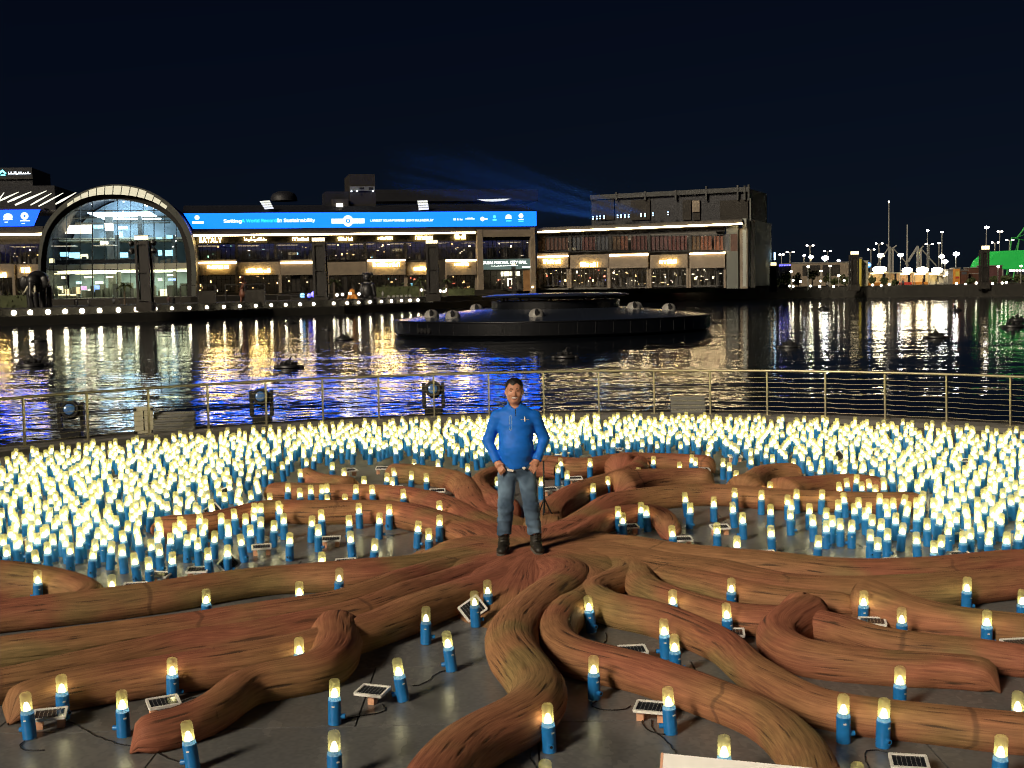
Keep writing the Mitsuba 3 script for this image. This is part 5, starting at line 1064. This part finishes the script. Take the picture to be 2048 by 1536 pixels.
# the crowded field: the deck beyond the roots
FIELD = Polygon([G(*p)[:2] for p in [(-260, 1150), (-40, 1152), (150, 1140), (300, 1138), (420, 1118), (505, 1085), (500, 1040), (470, 1010), (520, 965), (600, 945), (680, 930), (760, 925), (900, 932), (1000, 935), (1090, 920), (1250, 915), (1380, 912), (1440, 925), (1530, 935), (1600, 950), (1640, 958), (1690, 985), (1720, 1040), (1790, 1085), (1940, 1110), (2080, 1122), (2300, 1122)]] + [np.array([16.0, 30.0]), np.array([-16.0, 30.0])])
FIELD = FIELD.buffer(.35).intersection(circ(11.75)).difference(sbox(-20, 0, 20, G(1024, 1150)[1] - .1))
cells_, gs = {}, .62
def near(x, y, m=.2):
    i, j = int(x // gs), int(y // gs)
    return any((x - a) ** 2 + (y - b) ** 2 < m * m for u in (-1, 0, 1) for w in (-1, 0, 1) for a, b in cells_.get((i + u, j + w), ()))
def add(x, y): cells_.setdefault((int(x // gs), int(y // gs)), []).append((x, y))
for p in spots: add(*p)
b0 = FIELD.bounds
from shapely import contains_xy
cand = np.c_[r5.uniform(b0[0], b0[2], 90000), r5.uniform(b0[1], b0[3], 90000)]
cand = cand[contains_xy(FIELD, cand[:, 0], cand[:, 1])]
cand = cand[np.abs(cand[:, 0]) < cand[:, 1] * .455 + .3]
PANELS = [(100, 1432, .25, 0), (327, 1408, .45, 0), (745, 1385, -.35, 0), (1302, 1418, -.3, 0), (1266, 1303, .1, 0), (945, 1222, .3, 2), (1818, 1528, -.2, 1), (1745, 1246, -.2, 0), (2035, 1290, .1, 0), (1462, 1268, -.15, 0), (270, 1174, .15, 0), (320, 1152, -.2, 0), (395, 1142, .1, 0), (457, 1132, .7, 2),
 (692, 1125, .2, 0), (662, 1080, .1, 0), (1150, 958, .1, 0), (1325, 947, .1, 0), (1258, 1055, .15, 0), (1365, 1080, .05, 0), (1440, 1056, .1, 0), (1785, 1124, .4, 0), (1920, 1111, .1, 0), (1530, 1109, .0, 0), (1578, 967, .1, 0), (523, 1096, .2, 0), (425, 1026, .5, 2), (875, 983, .1, 0), (790, 977, .0, 0), (700, 942, .6, 0), (765, 938, .0, 0), (1405, 941, .1, 0), (1100, 980, .3, 0)]
pan_xy = [G(px, py, .08)[:2] for px, py, _, _ in PANELS]
for p in pan_xy: add(*p)
for x, y in cand:
    if near(x, y, r5.uniform(.14, .27) + .17 * math.exp(-FIELD.exterior.distance(Point(x, y)) / .5)) or on_root(x, y, .05): continue
    add(x, y); spots.append(np.array([x, y])); metas.append((None, r5.normal() * .07, r5.uniform(-3.1, 3.1), r5.normal() * .05))
spots = np.array(spots)
for k in range(len(LIT) + len(MID)):
    for _ in range(8):
        d, i = root_tree.query(spots[k]); need = ROOT_PTS[i, 2] + .05 - d
        if need <= 0: break
        u = spots[k] - ROOT_PTS[i, :2]; spots[k] = spots[k] + u / max(np.linalg.norm(u), 1e-6) * (need + .004)
order = list(range(len(LIT))) + sorted(range(len(LIT), len(spots)), key=lambda k: spots[k][1])
def proj(p):
    q = np.array(p) - EYE; z = q @ _f
    return 1024 + F_PX * (q @ CR) / z, 768 - F_PX * (q @ CU) / z
def zone(x, y):
    px, py = proj([x, y, LH])
    if px < 1040:
        if py < 975 and px > 520: return 'behind the thin back roots left of the person'
        if px > 500: return 'in the open hollow left of the trunk'
        return 'above the curled root at the left edge' if px < 250 and py > 1040 else 'at the front of the crowded left field' if py > 1040 else 'in the middle of the left field' if py > 960 else 'at the back of the left field'
    if px < 1300 and py < 975: return 'around the looping root just behind the person'
    if px < 1510 and py < 950: return 'beyond the back roots right of the person'
    if px < 1510: return 'in the dark hollow right of the person'
    return 'along the back right roots' if px < 1720 else 'at the front of the crowded right field' if py > 1040 else 'in the middle of the right field' if py > 960 else 'at the back of the right field'
rest = {'pipe': [], 'collar': [], 'bottle': [], 'bulb': []}
for n_, k in enumerate(order):
    (x, y), (lb, tl, az, tl2) = spots[k], metas[k]
    M = mv(x, y, .003) @ rot([0, 1, 0], tl) @ rot([1, 0, 0], tl2) @ rot([0, 0, 1], az)
    if n_ < 300:
        if lb: t = thing('bottle_lamp', lb, 'bottle lamp')
        else:
            zn = zone(x, y); t = thing('bottle_lamp', 'blue bottle lamp ' + zn, 'bottle lamp', 'bottle lamps ' + zn)
        reuse(t, 'pipe', s_pipe, M); reuse(t, 'collar', s_collar, M); reuse(t, 'bottle', s_bottle2 if lb else s_bottle, M)
        reuse(t, 'bulb', s_bulb, M, BULBS[0 if lb and k < len(LIT) and (LIT[k][1], LIT[k][2]) in DIM else 1 + (k * 7 + k // 5) % 5]); reuse(t, 'port', s_port, M)
        if n_ < 120: reuse(t, 'port_hole', s_hole, M); reuse(t, 'slot', s_slot, M @ rot([0, 0, 1], (-1.5 if (k % 2) else 1.5) if not lb else -1.45 - az + (.5 if k % 3 else -.2)))
    else:
        for nm in rest: rest[nm].append(M)
pm = {'pipe': lathe([(.0445, .0), (.0445, .168), (.038, .168)], 10), 'collar': lathe([(.0415, .166), (.0415, .182), (.032, .192)], 10), 'bottle': lathe([(.0365, .192), (.0372, .285), (.030, .307), (.001, .311)], 10), 'bulb': lathe([(.001, .190), (.0235, .198), (.012, .235), (.001, .247)], 8)}
labels['lamp_field'] = {'label': 'dense field of glowing blue bottle lamps at the back of the stage', 'category': 'lamps', 'kind': 'stuff'}
for nm, mm in (('pipe', 'm_pvc'), ('collar', 'm_collar'), ('bottle', 'm_bottle'), ('bulb', 'm_bulb')):
    Ms = np.array(rest[nm]); v, f = np.array(pm[nm].vertices), np.array(pm[nm].faces)
    V = np.einsum('kij,nj->kni', Ms[:, :3, :3], v) + Ms[:, None, :3, 3]
    m = trimesh.Trimesh(V.reshape(-1, 3), (f[None] + np.arange(len(Ms))[:, None, None] * len(v)).reshape(-1, 3), process=False)
    put('lamp_field', nm, m, mm, smooth=True if nm != 'bulb' else False, em=emit(1.0, .90, .50, 8.5, 150) if nm == 'bulb' else None, kind='stuff')
print('lamps', len(spots))

# ------------------------------------------------------------------ small solar panels and their cables
s_frame = mikit.ply(poly_solid(sbox(-.11, -.085, .11, .085).buffer(-.012).buffer(.012, 4).difference(sbox(-.093, -.068, .093, .068)), .018, 0), 'm_white')
cv = np.array([[-.093, -.068, .011], [.093, -.068, .011], [.093, .068, .011], [-.093, .068, .011]])
s_cell = mikit.ply(trimesh.Trimesh(cv, [[0, 1, 2], [0, 2, 3]], process=False), 'm_cell', uv=np.array([[0, 0], [1, 0], [1, 1], [0, 1]]))
s_tray = mikit.ply(bx(-.093, .093, -.068, .068, .001, .006), 'm_white')
s_blk = mikit.ply(bx(-.024, .024, -.03, .03, -.078, -.001), 'm_block')
PL = ['white framed solar panel on wooden blocks at the bottom left corner', 'dark solar panel with a cable behind the hooked root', 'pale framed solar panel on one block in the open deck', 'solar panel on bronze coloured legs before the long diagonal root', 'striped solar panel half hidden behind the diagonal root', 'solar panel leaning behind a lamp near the trunk', 'striped white solar panel at the bottom edge on the right', 'small panel edge beside a lamp among the right roots', 'solar panel cut by the right edge', 'flat solar panel beside a lamp right of the diagonal roots',
      'pale solar panel at the foot of the crowded field, above the curled root', 'solar panel behind the long left root beside a pair of lamps', 'solar panel on blocks at the front of the left field', 'solar panel tipped up on its corner at the front of the left field']
FAR_P = ('solar panel on blocks on the deck between the lamps', 'solar panels on the deck between the lamps')
def panel(x, y, a, mode, lb):
    t = thing('solar_panel', lb or ('solar panel tipped on its corner ' if mode == 2 else 'flat solar panel on blocks ') + zone(x, y), 'solar panel', None if lb else ('tipped solar panels ' if mode == 2 else 'flat solar panels ') + zone(x, y))
    M = mv(x, y, .085) @ rot([0, 0, 1], a)
    tilt = M @ rot([1, 0, 0], .10)
    if mode == 2: M = mv(x, y, .10) @ rot([0, 0, 1], a); tilt = M @ rot([1, 0, 0], .95) @ rot([0, 0, 1], .5)
    for nm, sh in (('frame', s_frame), ('cell_sheet', s_cell), ('tray', s_tray)): reuse(t, nm, sh, tilt)
    if mode == 2: reuse(t, 'block', s_blk, M @ mv(0, .07, -.02))
    else:
        for s in ((-.07, .07) if lb != PL[2] else (.0,)): reuse(t, 'block', s_blk, M @ mv(s, 0, -.006))
for k, ((px, py, a, mode), p) in enumerate(zip(PANELS, pan_xy)):
    if k not in (7, 9) and on_root(p[0], p[1], -.02): p = p + [0, -.12]
    panel(p[0], p[1], a, 2 if mode == 2 else 0, PL[k] if k < len(PL) else None)
for k in range(46):
    x, y = cand[(k * 37) % len(cand)]
    if on_root(x, y, .12) or y > 20: continue
    panel(x, y, r5.uniform(-.6, .6), 2 if k % 9 == 0 else 0, None)
CAB = [[(130, 1440), (190, 1470), (250, 1490), (300, 1500), (350, 1522), (400, 1528)], [(345, 1418), (372, 1400), (390, 1395), (410, 1398)], [(765, 1408), (760, 1425), (720, 1432), (690, 1440)], [(905, 1340), (870, 1350), (845, 1368), (825, 1372)], [(1063, 1502), (1062, 1520), (1075, 1536), (1070, 1560)], [(1305, 1440), (1318, 1470), (1340, 1490), (1352, 1510)],
       [(1195, 1402), (1185, 1412), (1215, 1420), (1260, 1412)], [(1560, 1350), (1600, 1368), (1650, 1378), (1700, 1392), (1760, 1400)], [(1775, 1505), (1740, 1500), (1735, 1530), (1745, 1560)], [(1210, 1265), (1212, 1280), (1196, 1296)], [(50, 1482), (40, 1495), (90, 1500)], [(1345, 1465), (1320, 1468), (1290, 1455), (1285, 1440)]]
CL = ['from the bottom left solar panel', 'behind the hooked root', 'under the pale solar panel', 'left of the big S root', 'below the lamp in the S root bend', 'below the bronze legged panel', 'before the long diagonal root', 'between the right roots', 'beside the two lamps before the lowest right root', 'in the notch right of the trunk', 'round the bottom left lamp', 'beside the leaning lamp and bronze legged panel']
for pts, lb in zip(CAB, CL):
    q = spline(np.array([G(*p, .006) for p in pts]), .05)[1]; q[:, :2] += (np.random.default_rng(len(lb)).random((len(q), 2)) - .5) * .012; q[:, 2] = .007
    t = thing('cable', 'thin black cable lying on the deck ' + lb, 'cable')
    scene[t] = mikit.ply(tube(q, .004, 6), 'm_cable', smooth=True)
# white board at the bottom edge, standing on two feet
t = thing('notice_board', 'plain white board standing at the bottom edge, cutting off a lamp', 'board')
a, b = P(1328, 1507, 5.2), P(1600, 1537.5, 5.02); d = (b - a)[:2] / np.linalg.norm((b - a)[:2]); ang = math.atan2(d[1], d[0])
M = mv(*a) @ rot([0, 0, 1], ang) @ rot([1, 0, 0], -.5)
put(t, 'face', trs(bx(0, .8, -.012, .012, -.5, 0), M), 'm_white')
put(t, 'edge', trs(cat([bx(-.012, -.0005, -.014, .014, -.5, .001)]), M), 'm_block')
for s in (.1, .7): put(t, 'leg', trs(cyl([s, .03, -.3], [s, -.18, -.92], .012, 8), M @ rot([1, 0, 0], .1)), 'm_steel')
# thin tripod behind the person
t = thing('tripod_stand', 'thin black tripod stand just behind the person', 'tripod')
c = G(1089, 1030, .2)
put(t, 'pole', cyl([c[0], c[1], .22], [c[0], c[1], .85], .010, 8), 'm_black')
for a in (.3, 2.4, 4.5): put(t, 'leg', cyl([c[0], c[1], .40], [c[0] + .13 * math.cos(a), c[1] + .13 * math.sin(a), .12], .008, 6), 'm_black')

# ------------------------------------------------------------------ the person
HX, HY = P(1036, 1100, 11.9)[0], 11.9
def zf(x): return float(mound(HX + x, HY))
HZ = min(zf(-.15), zf(.19))
man = thing('person', 'smiling person in a blue pullover, jeans and dark boots standing with thumbs in the pockets', 'person')
HM = mv(HX, HY, HZ - .004)
SL, SR = (-.190, .005, 1.388), (.195, .005, 1.388)
EL, ER = (-.280, .035, 1.145), (.288, .035, 1.155)
WL, WR = (-.196, -.085, .945), (.214, -.085, .955)
HPL, HPR = (-.090, 0, .86), (.095, 0, .86)
KL, KR = (-.118, -.03, .46), (.143, -.03, .46)
AL, AR = (-.143, .01, .13), (.186, .01, .13)
def legs(p, e): return [cap(p, HPL, KL, .088 + e, .062 + e), cap(p, KL, AL, .062 + e, .048 + e), cap(p, HPR, KR, .088 + e, .062 + e), cap(p, KR, AR, .062 + e, .048 + e)]
def torso(p, e):
    v = ell(p, (.003, 0, 1.29), (.180 + e, .122 + e, .205 + e))
    v = sdf_smin(v, ell(p, (.003, -.032, 1.08), (.172 + e, .142 + e, .20 + e)), .06)
    v = sdf_smin(v, ell(p, (.002, 0, .90), (.150 + e, .115 + e, .12 + e)), .06)
    return sdf_smin(v, sdf_smin(cap(p, (-.15, .005, 1.400), (-.03, .01, 1.455), .056 + e), cap(p, (.155, .005, 1.400), (.03, .01, 1.455), .056 + e), .03), .05)
def arms(p, e): return [cap(p, SL, EL, .055 + e, .044 + e), cap(p, EL, WL, .044 + e, .030 + e), cap(p, SR, ER, .055 + e, .044 + e), cap(p, ER, WR, .044 + e, .030 + e)]
def head(p):
    p = (p - [-.004, 0, 0]) / [1.07, 1.0, 1.0] + [-.004, 0, 0]
    v = ell(p, (-.004, .005, 1.672), (.081, .096, .098))
    v = sdf_smin(v, ell(p, (-.004, -.022, 1.607), (.073, .074, .080)), .03)
    v = sdf_smin(v, ell(p, (-.004, -.060, 1.560), (.032, .030, .026)), .025)       # chin
    v = sdf_smin(v, cap(p, (-.004, -.088, 1.66), (-.004, -.108, 1.622), .010, .0145), .014)  # nose
    for s in (-1, 1):
        v = sdf_smin(v, ell(p, (-.004 + s * .040, -.066, 1.625), (.028, .024, .022)), .02)  # cheeks
        v = sdf_smin(v, ell(p, (-.004 + s * .030, -.080, 1.680), (.028, .014, .010)), .012)  # brow
        v = np.maximum(v, -ell(p, (-.004 + s * .031, -.099, 1.661), (.016, .011, .008)))      # eye hollow
        v = sdf_smin(v, ell(p, (-.004 + s * .080, .012, 1.645), (.012, .022, .034)), .010)     # ear
    v = np.maximum(v, -ell(p, (-.004, -.098, 1.590), (.036, .018, .0140)))                     # open smile
    return sdf_smin(v, cap(p, (-.002, .015, 1.44), (-.004, .008, 1.58), .062, .056), .03)
def hand(p, s, w):
    """s = -1: the hand on the viewer's left"""
    w = np.array(w); i = -s                        # towards the middle of the body
    k = w + [i * .030, -.028, -.050]               # knuckles
    v = cap(p, w, w + [i * .018, -.016, -.028], .026, .030)
    v = sdf_smin(v, ell(p, (w + k) / 2 + [i * .004, 0, -.004], (.040, .021, .046)), .015)
    tips = [(-.020, -.040, .010), (-.006, -.054, .004), (.008, -.060, -.003), (.020, -.052, -.010)]
    for q, (a, ln, b) in enumerate(tips):
        r0 = k + [i * (.022 - .0145 * q) , -.004 - .003 * q, .014 - .012 * q]
        m1 = r0 + [i * .020, -.020 + .002 * q, -.026 - .003 * q]
        t1 = m1 + [i * .014, .012, -.026]
        v = sdf_smin(v, np.minimum(cap(p, r0, m1, .0098, .0090), cap(p, m1, t1, .0090, .0078)), .005)
    th0 = w + [i * .030, -.030, -.012]
    return sdf_smin(v, np.minimum(cap(p, th0, th0 + [i * .028, -.010, -.006], .0125, .011), cap(p, th0 + [i * .028, -.010, -.006], th0 + [i * .046, .010, -.024], .011, .009)), .008)
def body_sdf(p):
    v = torso(p, -.006)
    for d in legs(p, -.008) + arms(p, -.004): v = sdf_smin(v, d, .03)
    for a, x in ((AL, -.16), (AR, .205)): v = sdf_smin(v, cap(p, a, (x, -.07, .035), .026, .018), .008)
    v = sdf_smin(v, head(p), .02)
    for s, w in ((-1, WL), (1, WR)): v = sdf_smin(v, hand(p, s, w), .008)
    return v
put(man, 'body', trs(nets(body_sdf, (-.36, -.24, .0), (.37, .18, 1.80), .0068), HM), 'm_skin', smooth=True)
wr = lambda p, f, s: meshkit.fbm(p * f, 2, s) - .5
def shirt_sdf(p):
    v = torso(p, .010)
    col = np.maximum(cap(p, (-.002, .017, 1.42), (-.004, .000, 1.56), .080, .076), p[:, 2] - 1.553 + .35 * np.maximum(0, .055 - np.abs(p[:, 0] + .004)) * (p[:, 1] < 0))
    v = sdf_smin(v, col, .02)
    v = np.maximum(v, .872 - p[:, 2] + .012 * np.sin(p[:, 0] * 18))
    A = arms(p, .013)
    for (u, f), w, e in (((A[0], A[1]), WL, EL), ((A[2], A[3]), WR, ER)):
        d = np.array(w) - np.array(e); d /= np.linalg.norm(d)
        v = sdf_smin(v, np.maximum(sdf_smin(u, f, .03), (p - np.array(w)) @ d - .004), .028)
    v = v + .011 * wr(p, [9, 9, 22], 2) + .013 * wr(p, [5, 6, 9], 5)
    v = np.maximum(v, -cap(p, (-.003, -.010, 1.48), (-.004, -.022, 1.64), .060, .070))
    return v
put(man, 'pullover', trs(nets(shirt_sdf, (-.38, -.24, .82), (.38, .2, 1.56), .0068), HM), 'm_shirt', smooth=True)
def jeans_sdf(p):
    v = ell(p, (.002, 0, .89), (.168, .125, .13))
    for d in legs(p, .014): v = sdf_smin(v, d, .035)
    for a, k in ((AL, KL), (AR, KR)): v = sdf_smin(v, cap(p, k, a, .072, .066), .03)
    v = v + .014 * wr(p, [7, 7, 24], 3) * np.where(p[:, 2] < .56, 1.4, .8) + .010 * wr(p, [6, 6, 12], 9)
    return np.maximum(np.maximum(v, .185 + .012 * np.sin(p[:, 0] * 40) - p[:, 2]), p[:, 2] - .925)
put(man, 'jeans', trs(nets(jeans_sdf, (-.28, -.2, .15), (.32, .18, .95), .0068), HM), 'm_denim', smooth=True)
for s, a, tx in ((-1, AL, -.168), (1, AR, .215)):
    dz = zf(a[0]) - HZ
    f = lambda p: np.maximum(sdf_smin(sdf_smin(cap(p, (a[0], .02, .24), (a[0], .02, .08), .060, .058), cap(p, (a[0], .04, .055), (tx, -.135, .045), .052, .046), .03), ell(p, (tx, -.15, .04), (.048, .06, .042)), .02) + .006 * wr(p, [20, 20, 30], 4), -(p[:, 2] - .012))
    b = put(man, 'boot', trs(nets(f, (a[0] - .14, -.26, -.02), (a[0] + .14, .14, .33), .0068), HM @ mv(0, 0, dz)), 'm_boot', smooth=True)
    g = lambda p: np.maximum(np.minimum(cap(p * [1, 1, 0], (a[0], .04, 0), (tx, -.145, 0), .058, .052), 9), np.abs(p[:, 2] - .008) - .018)
    put(b, 'sole', trs(nets(g, (a[0] - .14, -.26, -.02), (a[0] + .14, .14, .05), .006), HM @ mv(0, 0, dz)), 'm_sole', smooth=40)
    for q in range(4): put(b, 'lace', trs(tube([(a[0] + (tx - a[0]) * .3 - .03, -.048 - .012 * q * 0, .11 + .03 * q), (a[0] + (tx - a[0]) * .3, -.056, .115 + .03 * q), (a[0] + (tx - a[0]) * .3 + .03, -.048, .11 + .03 * q)], .004, 6), HM @ mv(0, 0, dz)), 'm_boot')
def hair_sdf(p):
    p = (p - [-.004, 0, 0]) / [1.06, 1.0, 1.0] + [-.004, 0, 0]
    v = ell(p, (-.004, .016, 1.692), (.088, .102, .100)) + .008 * wr(p, [40, 40, 40], 6)
    front = p[:, 2] - (1.712 + 1.0 * np.clip(-p[:, 1] - .06, -.06, .05) * .5)
    back = np.where(p[:, 1] > .0, 1.60 - p[:, 2], 1.728 - p[:, 2] + .012 * np.sin(p[:, 0] * 90) - 1.3 * np.maximum(0, np.abs(p[:, 0] + .004) - .052))
    return np.maximum(v, back)
put(man, 'hair', trs(nets(hair_sdf, (-.12, -.12, 1.56), (.11, .14, 1.81), .0055), HM), 'm_hair', smooth=True)
for s in (-1, 1):
    put(man, 'eye', trs(ball((-.004 + s * .031, -.0865, 1.660), .010, 2, (1.2, .5, .55)), HM), 'm_black')
    put(man, 'eyebrow', trs(tube([(-.004 + s * .014, -.097, 1.681), (-.004 + s * .032, -.0975, 1.687), (-.004 + s * .050, -.086, 1.681)], [.003, .0042, .002], 6), HM), 'm_hair')
put(man, 'teeth', trs(trimesh.creation.icosphere(2, 1).apply_transform(mv(-.004, -.085, 1.5925) @ np.diag([.034, .011, .0095, 1])), HM), 'm_teeth', smooth=True)
put(man, 'lip', trs(tube([(-.042, -.074, 1.606), (-.024, -.091, 1.583), (-.004, -.096, 1.576), (.016, -.091, 1.583), (.034, -.074, 1.606)], [.002, .004, .0045, .004, .002], 6), HM), 'm_lip', smooth=True)
# marks on the pullover: zip pocket, zip, emblem; the card at the belt
ch = lambda x, z: next((y for y in np.arange(-.24, 0, .002) if shirt_sdf(np.array([[x, y, z]]))[0] < 0), -.1)
def onchest(pts, r, m, name, n=6):
    put(man, name, trs(tube([(x, ch(x, z) - .001, z) for x, z in pts], r, n), HM), m, smooth=True)
zp = lambda x, z: ((x - 545) / 785, (1475 - z) / 785)
onchest([zp(*q) for q in [(500, 366), (500, 395), (499, 430), (498, 465), (503, 480), (511, 476), (515, 455), (516, 420), (516, 385), (512, 364), (505, 362)]], .0035, 'm_shirt_trim', 'zip_pocket')
onchest([zp(*q) for q in [(547, 312), (547, 330), (547, 350), (547, 368)]], .004, 'm_boot', 'zip')
onchest([zp(*q) for q in [(620, 372), (620, 385), (621, 398), (621, 414)]], [.004, .008, .009, .007], 'm_teeth', 'emblem')
onchest([zp(*q) for q in [(588, 396), (600, 396), (612, 397)]], .0028, 'm_teeth', 'emblem')
onchest([zp(*q) for q in [(630, 397), (642, 398), (655, 400)]], .0028, 'm_teeth', 'emblem')
put(man, 'card', trs(bx(-.045, .02, -.002, .002, -.012, .012), HM @ mv(-.05, -.145, .862) @ rot([0, 1, 0], .2)), 'm_teeth')
put(man, 'fob', trs(cat([ball((-.008, 0, .006), .011, 1, (1, .4, 1)), ball((.008, 0, .006), .011, 1, (1, .4, 1)), ball((0, 0, -.004), .011, 1, (.8, .4, 1.1))]), HM @ mv(.078, -.146, .880)), 'm_teeth')

# ------------------------------------------------------------------ blue mist of the projector show over the roof edge
bx0, bx1, by0, by1, bz0, bz1 = P(765, 440, 222)[0], P(1292, 440, 222)[0], 214.0, 229.0, P(1290, 446, 222)[2], P(1000, 285, 222)[2]
gx, gy, gz = np.meshgrid(np.linspace(bx0, bx1, 260), np.linspace(by0, by1, 14), np.linspace(bz0, bz1, 90), indexing='ij')
den = np.zeros(gx.shape)
for px, py, ex, ey, k in [(1186, 435, 800, 372, 1.0), (1194, 434, 800, 352, .9), (1208, 433, 820, 330, .7), (1236, 432, 850, 322, .7), (1250, 431, 870, 308, .6), (1257, 431, 900, 330, .5), (1283, 429, 950, 305, .45), (1290, 429, 960, 325, .4)]:
    a_, b_ = P(px, py, 222)[[0, 2]], P(ex, ey, 222)[[0, 2]]; d_ = (b_ - a_) / np.linalg.norm(b_ - a_)
    q = np.stack([gx - a_[0], gz - a_[1]], -1); u = q @ d_; w = np.abs(q @ [-d_[1], d_[0]]); wd = .13 + .015 * np.maximum(u, 0)
    den += k * np.exp(-(w / wd) ** 2) * np.where(u > 0, np.exp(-np.maximum(u, 0) / 15), 0) * (.28 / wd) ** .3
den += .03 * np.exp(-((gx - P(1060, 420, 222)[0]) / 13) ** 2 - ((gz - P(1060, 420, 222)[2]) / 4.2) ** 2)
den *= np.exp(-((gy - 221.5) / 4.2) ** 2) * np.clip((gz - bz0) / 1.5, 0, 1) * np.clip((bz1 - gz) / 3, 0, 1) * np.clip((gx - bx0) / 6, 0, 1) * np.clip((bx1 - gx) / 2.5, 0, 1)
den *= .75 + .5 * meshkit.fbm(np.stack([gx * .15, gy * .15, gz * .4], -1), 3, 5)
TB = T().translate([bx0, by0, bz0]).scale([bx1 - bx0, by1 - by0, bz1 - bz0])
scene['mist_medium'] = {'type': 'heterogeneous', 'albedo': rgb(.03, .17, .82), 'scale': .17, 'sigma_t': {'type': 'gridvolume', 'grid': mi.VolumeGrid(np.ascontiguousarray(den.transpose(2, 1, 0)[..., None], dtype=np.float32)), 'to_world': TB}}
scene['mist'] = {'type': 'cube', 'to_world': T().translate([(bx0 + bx1) / 2, (by0 + by1) / 2, (bz0 + bz1) / 2]).scale([(bx1 - bx0) / 2, (by1 - by0) / 2, (bz1 - bz0) / 2]), 'bsdf': {'type': 'null'}, 'interior': {'type': 'ref', 'id': 'mist_medium'}}
labels['mist'] = {'label': 'blue mist in shafts over the mall roof right of the long screen', 'category': 'mist', 'kind': 'stuff'}

# ------------------------------------------------------------------ visitors on the far promenade
def visitor(px, y, label, m_top, m_leg, seed, z0=QUAY_Z):
    r = np.random.default_rng(seed); x = P(px, 575, y)[0]; k = r.uniform(.95, 1.08); st = r.uniform(.05, .16)
    parts = [L_((-.09, 0, .88), (-.09 - st * .4, st, .05), .085, .055), L_((.09, 0, .88), (.09 + st * .4, -st, .05), .085, .055), E_((0, 0, 1.2), (.20, .13, .36)), L_((0, 0, 1.45), (0, 0, 1.55), .06), E_((0, -.01, 1.66), (.085, .10, .12)),
             L_((-.20, 0, 1.42), (-.27, .04, 1.0), .055, .04), L_((.20, 0, 1.42), (.26, -.05, 1.02), .055, .04)]
    me = nets(lambda p: blend(p, parts, .05), (-.45, -.35, -.03), (.45, .35, 1.85), .05)
    t = thing('person', label, 'person')
    M = mv(x, y, z0) @ rot([0, 0, 1], r.uniform(-1.5, 1.5)) @ np.diag([k, k, k, 1])
    top, low = me.copy(), me.copy(); c = me.triangles_center[:, 2]
    put(t, 'body', trs(me, M), m_top, smooth=True)
    legs_ = nets(lambda p: blend(p, [parts[0], parts[1], E_((0, 0, .9), (.17, .13, .12))], .05) - .012, (-.45, -.35, -.03), (.45, .35, 1.1), .05)
    put(t, 'trousers', trs(legs_, M), m_leg, smooth=True)
for k, (px, dy, lb) in enumerate([(152, 9, 'dark clad visitor walking on the quay left of the small palm'), (176, 10, 'visitor in pale top before the glass arch, left of the tall tower'), (226, 9, 'visitor in dark clothes close to the foot of the small palm'), (336, 9, 'visitor standing right of the tall tower before the glass arch'), (346, 10, 'second visitor beside the one right of the tall tower'),
                                  (765, 8, 'visitor on the quay just right of the bear statue'), (1006, 9, 'visitor walking up to the mall entrance'), (1020, 10, 'visitor under the entrance sign board'), (1240, 8, 'visitor before the right wing shops beside the slim lantern post'), (1655, 6, 'dark visitor among the plants under the greenish floodlight'), (1806, 5, 'visitor at the red and white stall'), (1846, 5, 'visitor in front of the widest glowing stall'), (1872, 5, 'visitor at the stall joined to the widest one')]):
    visitor(px, shore_y(px) + dy, lb, ['m_black', 'm_dome', 'm_p_slate', 'm_p_red'][k % 4], 'm_p_slate' if k % 2 else 'm_black', 90 + k)
